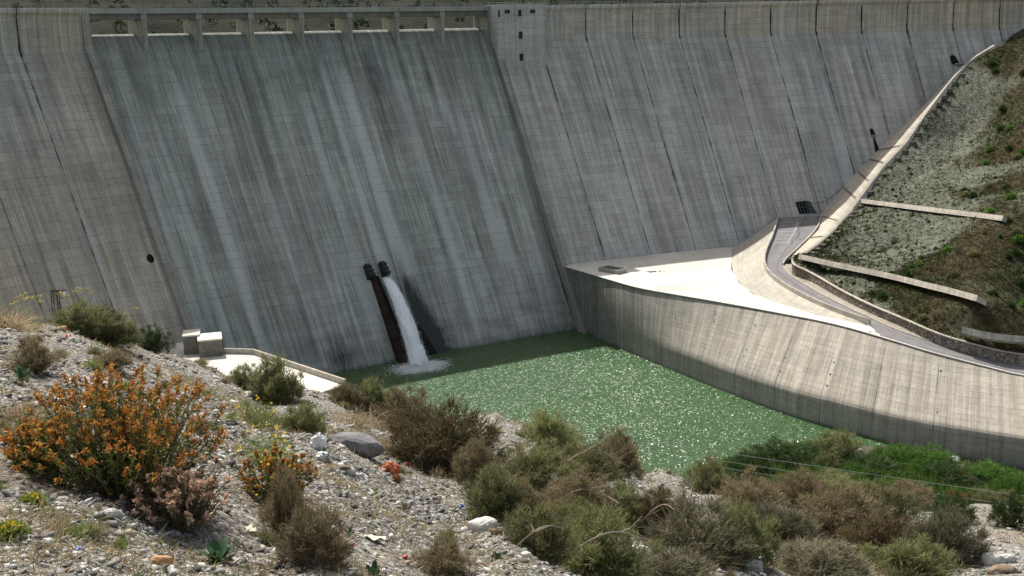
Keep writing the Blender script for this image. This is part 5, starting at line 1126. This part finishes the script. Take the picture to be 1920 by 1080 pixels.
ns = make("gravel_slope", np.stack([GX, GY, GZ], -1), gridf(naz, len(tg)), gravel_mat(), attrs={'litter': lit, 'soil': soil}, smooth=True); tag(ns, kind="structure")
def ghi(x, y):
    """rendered ground height incl. fine noise"""
    return G(x, y) + (fbm(x * 1.4, y * 1.4, 4, 101) - .5) * .16
# loose pebbles (uncountable)
ico_v = None
import bmesh as _bm
_b = _bm.new(); _bm.ops.create_icosphere(_b, subdivisions=1, radius=1.); ico_v = np.array([v.co[:] for v in _b.verts]); ico_f = np.array([[v.index for v in f.verts] for f in _b.faces]); _b.free()
def pebbles(n, t0, t1, s0, s1, mat, name, a0=-.62, a1=.62, pw=1.):
    a = rng.uniform(a0, a1, n); t = t0 * (t1 / t0) ** (rng.random(n) ** pw); x, y = t * np.sin(a), t * np.cos(a)
    kp = fbm(x * .8, y * .8, 3, 111) + rng.normal(size=n) * .12 > .36; x, y, t = x[kp], y[kp], t[kp]; n = len(x)
    s = s0 * (s1 / s0) ** (rng.random(n) ** 2.4) * (.6 + t / 22)
    z = ghi(x, y) + s * .12; th = rng.random(n) * 6.28; sq = np.stack([s * rng.uniform(.8, 1.4, n), s * rng.uniform(.6, 1., n), s * rng.uniform(.3, .6, n)], 1)
    nz = 1 + rng.normal(size=(n, len(ico_v))) * .13
    P = ico_v[None] * nz[..., None] * sq[:, None]; tl = rng.normal(size=n) * .3
    X = P[..., 0] * np.cos(th)[:, None] - P[..., 1] * np.sin(th)[:, None]; Y = P[..., 0] * np.sin(th)[:, None] + P[..., 1] * np.cos(th)[:, None]; Z = P[..., 2] + X * tl[:, None]
    V = np.stack([X + x[:, None], Y + y[:, None], Z + z[:, None]], -1).reshape(-1, 3)
    Fc = (ico_f[None] + len(ico_v) * np.arange(n)[:, None, None]).reshape(-1, 3)
    o = make(name, V, Fc, mat, smooth=False); return o
b = NB("pebble"); r = b.n("ShaderNodeNewGeometry").outputs['Random Per Island']
col = b.ramp(r, [(0, (.045, .046, .05)), (.25, (.10, .102, .105)), (.5, (.19, .19, .188)), (.7, (.30, .30, .295)), (.85, (.44, .44, .43)), (.93, (.62, .62, .60)), (.96, (.24, .17, .12)), (1, (.33, .26, .22))])
col = b.mix(1., col, b.n3(b.maprange(b.noise(b.coord('World'), 60., 3), .3, .7, .85, 1.12)), 'MULTIPLY')
m_peb = b.done(b.bsdf(col, .85, .3))
o = pebbles(26000, 4.0, 13, .010, .045, m_peb, "pebbles"); tag(o, "loose grey and white pebbles covering the near slope", "pebbles", kind="stuff")
o = pebbles(17000, 9, 30, .012, .05, m_peb, "stone_chips"); tag(o, "angular stone chips strewn over the farther part of the near slope", "stone chips", kind="stuff")
# dry grass and little weeds between the stones (uncountable)
n = 44000; a = rng.uniform(-.62, .62, n); t = 4.5 * (33 / 4.5) ** rng.random(n); x, y = t * np.sin(a), t * np.cos(a)
dn = fbm(x * .55, y * .55, 4, 121); k = dn + rng.normal(size=n) * .05 > .47; x, y, t = x[k], y[k], t[k]; m_ = 5; x = np.repeat(x, m_) + rng.normal(size=len(x) * m_) * .05; y = np.repeat(y, m_) + rng.normal(size=len(y) * m_) * .05
B = np.stack([x, y, ghi(x, y) - .01], 1); n = len(B); q = rng.random(n); td = np.hypot(x, y); tall = .55 + .45 * np.clip(td / 11, 0, 1) + 1.5 * np.clip(td / 10 - .3, 0, 1) * np.clip(fbm(x * .7 + 50, y * .7, 3, 131) * 4 - 2, 0, 1)
for nm, lo_, hi_, mt_ in (("straw", 0, .45, mt_straw), ("green", .45, .62, FM['weed']), ("brown", .62, 1., FM['red'])):
    kk = (q >= lo_) & (q < hi_); nn = kk.sum(); o = link(bpy.data.objects.new("ground_cover", blade_mesh("ground_cover", mt_, B[kk], up_dirs(nn, .1), (.03 + .09 * rng.random(nn)) * tall[kk], .003 + .0003 * td[kk], droop=.4))); tag(o, "thin %s blades of ground cover between the pebbles" % nm, "ground cover", kind="stuff")

# small individual tufts scattered over the gravel
small = []
for v_, (m_, n, up0) in enumerate(((FM['weed'], 260, .5), (FM['straw'], 200, .8), (FM['red'], 420, .35), (FM['olive'], 380, .5), (FM['pale'], 260, .6))):
    D = up_dirs(n, 0.05); P = D * (rng.random(n) ** .6)[:, None] * [.36, .36, .5]
    small.append(blade_mesh("small_tuft", m_, P, D * (1 - up0) + [0, 0, up0] + rng.normal(size=(n, 3)) * .4, .16 + .3 * rng.random(n), np.full(n, .022)))
kinds = ("green", "straw coloured", "reddish brown", "olive", "grey dry"); placed = 0; big_ = [(k[1], k[2], k[4]) for k in PLANTS]
for _ in range(4000):
    if placed >= 190: break
    a = random.uniform(-.47, .40); t = 5. * (26 / 5.) ** random.random(); x, y = t * math.sin(a), t * math.cos(a)
    if t > np.interp(a, SIL[:, 0], SIL[:, 1]) or any(math.hypot(x - bx_, y - by_) < bw_ * .45 for bx_, by_, bw_ in big_): continue
    if float(fbm(np.array(x * .5), np.array(y * .5), 3, 141)) < .42: continue
    k = random.choices(range(5), (3, 2, 2, 2.5, 2))[0]; s_ = random.uniform(.10, .24) * (.7 + t / 22)
    o = link(bpy.data.objects.new("small_tuft", small[k])); o.location = (x, y, float(ghi(np.array(x), np.array(y))) - .01); o.scale = (s_, s_, s_ * random.uniform(.6, 1.)); o.rotation_euler = (0, 0, random.random() * 6)
    tag(o, "small %s tuft growing between the stones of the near slope" % kinds[k], "tuft", "small tufts between the stones"); placed += 1
# ------------------------------------------------------------------ rocks and litter
def put(o, k, lab, cat, dz=0., rot=(0, 0, 0)):
    x, y, z = k[1], k[2], k[3]; o.location = (x, y, float(ghi(np.array(x), np.array(y))) + dz); o.rotation_euler = rot; return tag(o, lab, cat)
IT = {k[0]: k for k in ITEMS}
def rock(key, mat, lab, sd, flat=.6, cat="rock", nm="rock", wf=1.15, rot=0.):
    k = IT[key]; w_, h_ = k[4], k[5]; o = link(bpy.data.objects.new(nm, rock_mesh(nm, m_rock[mat], (w_ * wf, max(w_ * .6, h_ * 1.2), h_ * 1.25), sd))); return put(o, k, lab, cat, h_ * .25, (0, 0, rot))
rock('boulder', 'grey', "long smooth grey boulder behind the red can", 1, rot=-.35); rock('whiterock', 'pale', "big white rock at the foot of the light green bush", 2)
rock('greyslab', 'slab', "pale grey squared rock in the gap between the bushes", 3); rock('palerocks', 'pale', "broken pale rocks below the squared rock", 4)
rock('tanrock', 'tan', "tan brown rock among the pebbles at the bottom left", 5); rock('whitestone', 'pale', "flat white stone under the orange bush", 6)
rock('pebw', 'pale', "white stone chip in front of the long grey boulder", 7, cat="stone"); rock('pebd', 'brown', "dark stone next to the white chip", 8, cat="stone")
rock('rockr1', 'pale', "largest pale rock on the white soil at the bottom right", 9); rock('rockr2', 'pale', "smaller pale rock right beside the largest one on the white soil", 10)
rock('rockr3', 'slab', "pale green grey block on the bottom edge near the pipe", 11); rock('rockr4', 'brown', "low brown rock ledge in the bottom right corner", 12)
rock('rockl', 'pale', "pale rock left of the round olive bush", 13); rock('brick', 'tan', "small brick coloured stone on the ridge under the yellow umbels", 14, cat="stone")
def crumple(name, w_, h_, mat, sd, flat=1.):
    import bmesh
    b_ = bmesh.new(); bmesh.ops.create_icosphere(b_, subdivisions=4, radius=.5); co = np.array([v.co[:] for v in b_.verts])
    n_ = fbm(co[:, 0] * 4 + sd + 9, co[:, 1] * 4 + co[:, 2] * 3 + 9, 3, sd); n2 = np.abs(fbm(co[:, 0] * 7 + 9 + sd, co[:, 2] * 7 - co[:, 1] * 5 + 19, 3, sd + 2) - .5)
    co = co * (.62 + .55 * n_ + .9 * n2)[:, None] * [w_, w_ * .8, h_ * flat]
    for v, c in zip(b_.verts, co): v.co = c
    me = bpy.data.meshes.new(name); b_.to_mesh(me); b_.free(); me.materials.append(mat); return link(bpy.data.objects.new(name, me))
m_plw = plain("white_plastic", (.72, .73, .74), .35, var=.06, bump=.1); m_plred = plain("red_paint_metal", (.50, .035, .02), .3, var=.1, bump=0); m_rag = plain("orange_cloth", (.42, .12, .06), .9, var=.3, nscale=40); m_plb = plain("black_plastic", (.02, .022, .024), .3, bump=0)
m_blue = plain("blue_plastic", (.02, .08, .35), .4, bump=0); m_alu = plain("aluminium", (.55, .55, .55), .35, metal=.8, bump=0); m_paper = plain("dirty_paper", (.62, .58, .48), .8)
k = IT['bag']; put(crumple("plastic_bag", k[4] * 1.1, k[5] * 1.1, m_plw, 1), k, "larger crumpled white plastic bag left of the red can", "plastic bag", k[5] * .35)
k = IT['bag2']; put(crumple("plastic_bag", k[4] * 1.2, k[5] * 1.1, m_plw, 4), k, "smaller white plastic scrap in front of the crumpled bag", "plastic bag", k[5] * .3)
k = IT['rag']; put(crumple("cloth_rag", k[4] * 1.1, k[5], m_rag, 3), k, "crumpled orange cloth rag on the gravel beside the dark bush", "rag", k[5] * .3)
k = IT['ragtail']; put(crumple("cloth_rag", k[4] * 1.1, k[5], plain("brown_cloth", (.25, .09, .04), .9, nscale=40), 5), k, "small brown end of cloth below the orange rag", "rag", k[5] * .3)
k = IT['darkbag']; put(crumple("plastic_bag", k[4] * 1.1, k[5], plain("grey_plastic", (.10, .105, .11), .35), 6), k, "dark grey plastic bag under the light green bush", "plastic bag", k[5] * .3)
k = IT['sheet']; put(crumple("plastic_sheet", k[4] * 1.1, k[5] * .8, plain("pale_plastic_sheet", (.5, .5, .5), .35), 7), k, "torn pale plastic sheet on the bottom edge under the wide bush", "plastic sheet", k[5] * .2)
def can(key, lab, mat, rz, nm="drink_can"):
    k = IT[key]; L = k[4] * .95; r_ = k[5] * .42; e = empty(nm, (0, 0, 0)); put(e, k, lab, "can", r_ * .9, (0, 0, rz))
    prof = [(-.5, .55), (-.5, .86), (-.44, 1.), (.40, 1.), (.5, .82), (.5, .6)]; V = []; n_ = 18
    for t, rr in prof:
        for q in range(n_): a = q / n_ * 2 * math.pi; dent = 1 - .16 * math.exp(-((t - .05) / .15) ** 2) * max(0, math.cos(a - 1.2)); V.append((t * L, math.cos(a) * r_ * rr * dent, math.sin(a) * r_ * rr * dent))
    Fc = [(i * n_ + q, i * n_ + (q + 1) % n_, (i + 1) * n_ + (q + 1) % n_, (i + 1) * n_ + q) for i in range(len(prof) - 1) for q in range(n_)]
    make("can_body", V, Fc, mat, e, smooth=True)
    for sg in (-1, 1): make("lid", [(sg * L * .485, math.cos(q / n_ * 6.2832) * r_ * .68, math.sin(q / n_ * 6.2832) * r_ * .68) for q in range(n_)], [tuple(range(n_))], m_alu, e)
can('can', "dented red drink can lying on the grey boulder", m_plred, .15); can('canrust', "rusty open tin lying below the white rock", plain("rusty_tin", (.16, .09, .06), .7, var=.4, nscale=60), -.3, "rusty_tin")
def bottle():
    k = IT['bottle']; L = k[4] * 1.15; r_ = L * .17; e = empty("plastic_bottle", (0, 0, 0)); put(e, k, "plastic bottle with red band and blue striped label lying at the bush edge", "bottle", r_, (0, .1, -.75))
    n_ = 18
    def lathe(nm, pr, mat):
        V = [(t * L, math.cos(q / n_ * 6.2832) * r_ * rr, math.sin(q / n_ * 6.2832) * r_ * rr) for t, rr in pr for q in range(n_)]
        make(nm, V, [(i * n_ + q, i * n_ + (q + 1) % n_, (i + 1) * n_ + (q + 1) % n_, (i + 1) * n_ + q) for i in range(len(pr) - 1) for q in range(n_)] + [tuple(range(n_)), tuple((len(pr) - 1) * n_ + q for q in range(n_))], mat, e, smooth=False)
    lathe("bottle_body", [(.5, .7), (.48, .98), (.35, 1), (-.02, 1.), (-.08, .97), (-.3, .6), (-.38, .3)], plain("clear_plastic_grey", (.5, .5, .52), .25))
    lathe("cap", [(-.379, .34), (-.48, .34)], m_plw)
    for i in range(5): lathe("label", [(.02 + i * .065, 1.02), (.055 + i * .065, 1.02)], m_blue if i % 2 else m_plw)
    lathe("band", [(-.07, 1.03), (.0, 1.03)], m_plred)
bottle()
k = IT['pipe']; mb = MB(); L = k[4] * 1.5; mb.tube([(-L * .42, -L * .1, 0), (L * .42, L * .15, L * .55)], k[4] * .16, 14); o = mb.make("rusty_pipe", plain("rusty_iron", (.10, .06, .045), .7, var=.5, nscale=25)); put(o, k, "short rusty iron pipe sticking out of dead branches at the bottom right", "pipe", .05)
mb = MB(); mb.tube([(L * .4, L * .14, L * .53), (L * .43, L * .155, L * .56)], k[4] * .19, 14); mb.make("rim", plain("pale_rust", (.25, .18, .15), .7), o)
for key, lab, mt_, nm, cat, sd in (('blue', "blue plastic scrap under the bushes beside the white rock", m_blue, "plastic_scrap", "plastic scrap", 1), ('bluescrap', "tiny blue scrap among the pebbles at the lower left", m_blue, "plastic_scrap", "plastic scrap", 2), ('paper', "white paper scrap between the leafy plant and the cushion bush", m_paper, "paper_scrap", "paper", 3), ('strip', "pale cream strip of board lying on the gravel", m_paper, "board_strip", "board", 4), ('redscrap', "red scrap on the ridge below the dark bush", m_plred, "plastic_scrap", "plastic scrap", 5), ('cap', "bright red bottle cap in the shade of the big dark bush", m_plred, "bottle_cap", "bottle cap", 6)):
    k = IT[key]; w_, h_ = k[4], k[5]; import bmesh; V = []
    n_ = 9
    for i in range(n_):
        for j in range(5): V.append(((i / (n_ - 1) - .5) * w_ * 1.15, (j / 4 - .5) * w_ * .5, .012 + h_ * .35 * math.sin(i * 1.1 + sd) * math.cos(j * 1.3 + sd) + h_ * .2))
    o = make(nm, V + [(a, b_, c_ - .006) for a, b_, c_ in V], np.vstack([gridf(n_, 5), gridf(n_, 5) + 5 * n_]), mt_); put(o, k, lab, cat, .01, (.15, 0, sd * .7))
for key, lab in (('fruit', "red fruit on the small seedling in the middle of the gravel"), ('fruitb', "red fruit farther right along the bottom gravel"), ('fruitc', "red fruit on the gravel left of the dry pinkish tuft")):
    k = IT[key]; o = link(bpy.data.objects.new("red_fruit", rock_mesh("red_fruit", m_fruit, (k[4], k[4], k[4] * .9), 3, 2, .05))); put(o, k, lab, "fruit", k[4] * .4)
# dead branches lying over the bushes
def branch(px_key, pts, r_, lab):
    mb = MB(); P = smoothline(np.array(pts, float), 16); mb.tube([tuple(q) for q in P - P[0]], r_, 5, r_ * .35)
    for _ in range(5):
        j = random.randint(3, 13); d = P[j + 1] - P[j - 1]; d /= np.linalg.norm(d); q = P[j] - P[0]; sd_ = np.array([random.gauss(0, .6), random.gauss(0, .6), random.gauss(.3, .4)])
        L = np.linalg.norm(P[-1] - P[0]) * random.uniform(.18, .35); mb.tube([tuple(q), tuple(q + (d * .7 + sd_ * .5) * L * .5), tuple(q + (d * .6 + sd_) * L)], r_ * .6, 4, r_ * .2)
    o = mb.make("dead_branch", m_branch); o.location = P[0]; tag(o, lab, "branch", "bleached dead branches over the bushes")
m_branch = plain("bleached_wood", (.42, .36, .28), .8, var=.15)
def bpos(i, dx=0, dy=0, dz=0):
    k = PLANTS[i]; return np.array([k[1] + dx, k[2] + dy, k[3] + dz])
def findp(s): return next(i for i, k in enumerate(PLANTS) if s in k[6])
for s, lab, sc2 in (("olive red bush left", "pale curved dead branch over the olive red bush", 1.), ("wide grey green", "forked dead branch rising from the wide grey green bush at the bottom", 1.), ("brown pink bush in the middle", "thin dead branch over the brown pink bush", .8), ("in the hollow left", "upright pale dead twig in the dark hollow", .8), ("lower tangle of straw", "pale dead stem across the lower straw tangle", .9), ("big dark brown and green", "short bleached twig on the big dark bush", .6), ("dense olive bush", "pale dead branch leaning over the dense olive bush", .8)):
    i = findp(s); k = PLANTS[i]; w_, h_ = k[4] * sc2, k[5] * sc2
    p0 = bpos(i, -w_ * .45, -w_ * .35, h_ * .35); branch(s, [p0, p0 + [w_ * .3, -.05, h_ * .5], p0 + [w_ * .65, .05, h_ * .62], p0 + [w_ * .95, .1, h_ * .25]], .011, lab)

# ------------------------------------------------------------------ lattice mast, wires
mb = MB(); px_, py_, pz_ = PYLON; hgt = 11.; w_ = .22
mast = empty("lattice_mast", (px_, py_, pz_ - hgt), "thin dark lattice mast top showing above the left ridge in front of the dam", "mast")
mb = MB()
for a, b_ in ((-1, -1), (1, -1), (1, 1), (-1, 1)): mb.tube([(a * w_ * .5, b_ * w_ * .5, 0), (a * w_ * .5, b_ * w_ * .5, hgt)], .018, 4)
for i in range(40):
    z0, z1 = i * hgt / 40, (i + 1) * hgt / 40; s_ = 1 if i % 2 else -1; h2 = w_ * .5
    for q in ((-s_ * h2, -h2, s_ * h2, -h2), (-s_ * h2, h2, s_ * h2, h2), (-h2, -s_ * h2, -h2, s_ * h2), (h2, -s_ * h2, h2, s_ * h2)): mb.tube([(q[0], q[1], z0), (q[2], q[3], z1)], .010, 3)
mb.make("lattice", m_darkmetal, mast)
mb = MB(); mb.tube([(-.15, 0, hgt), (.42, 0, hgt + .02)], .03, 5); mb.make("cross_arm", m_darkmetal, mast)
mb = MB(); mb.tube([(.36, 0, hgt - .16), (.36, 0, hgt)], .05, 6); mb.make("insulator", m_plw, mast)
m_wire = plain("bare_wire", (.42, .43, .42), .4, metal=.3, bump=0)
for i, wv in enumerate(WIRES):
    P = smoothline(np.array(wv), 60, 4); mb = MB(); mb.tube([tuple(q) for q in P - P[0]], .011, 5); o = mb.make("power_line", m_wire); o.location = P[0]
    tag(o, ["highest of the three thin power lines crossing the green water and reeds", "middle of the three thin power lines crossing the reeds", "lowest of the three thin power lines just above the bushes"][i], "power line", "power lines")
pl_ = np.array([w_[0] for w_ in WIRES]); base = float(G(np.array(pl_[0][0]), np.array(pl_[0][1]), False))
mb = MB(); mb.tube([(0, 0, 0), (0, 0, pl_[0][2] - base + .1)], .10, 8, .08); o = mb.make("wooden_pole", plain("pole_wood", (.14, .11, .08), .9)); o.location = (pl_[0][0], pl_[0][1], base)
tag(o, "short wooden pole carrying the power lines behind the gravel mound", "pole")
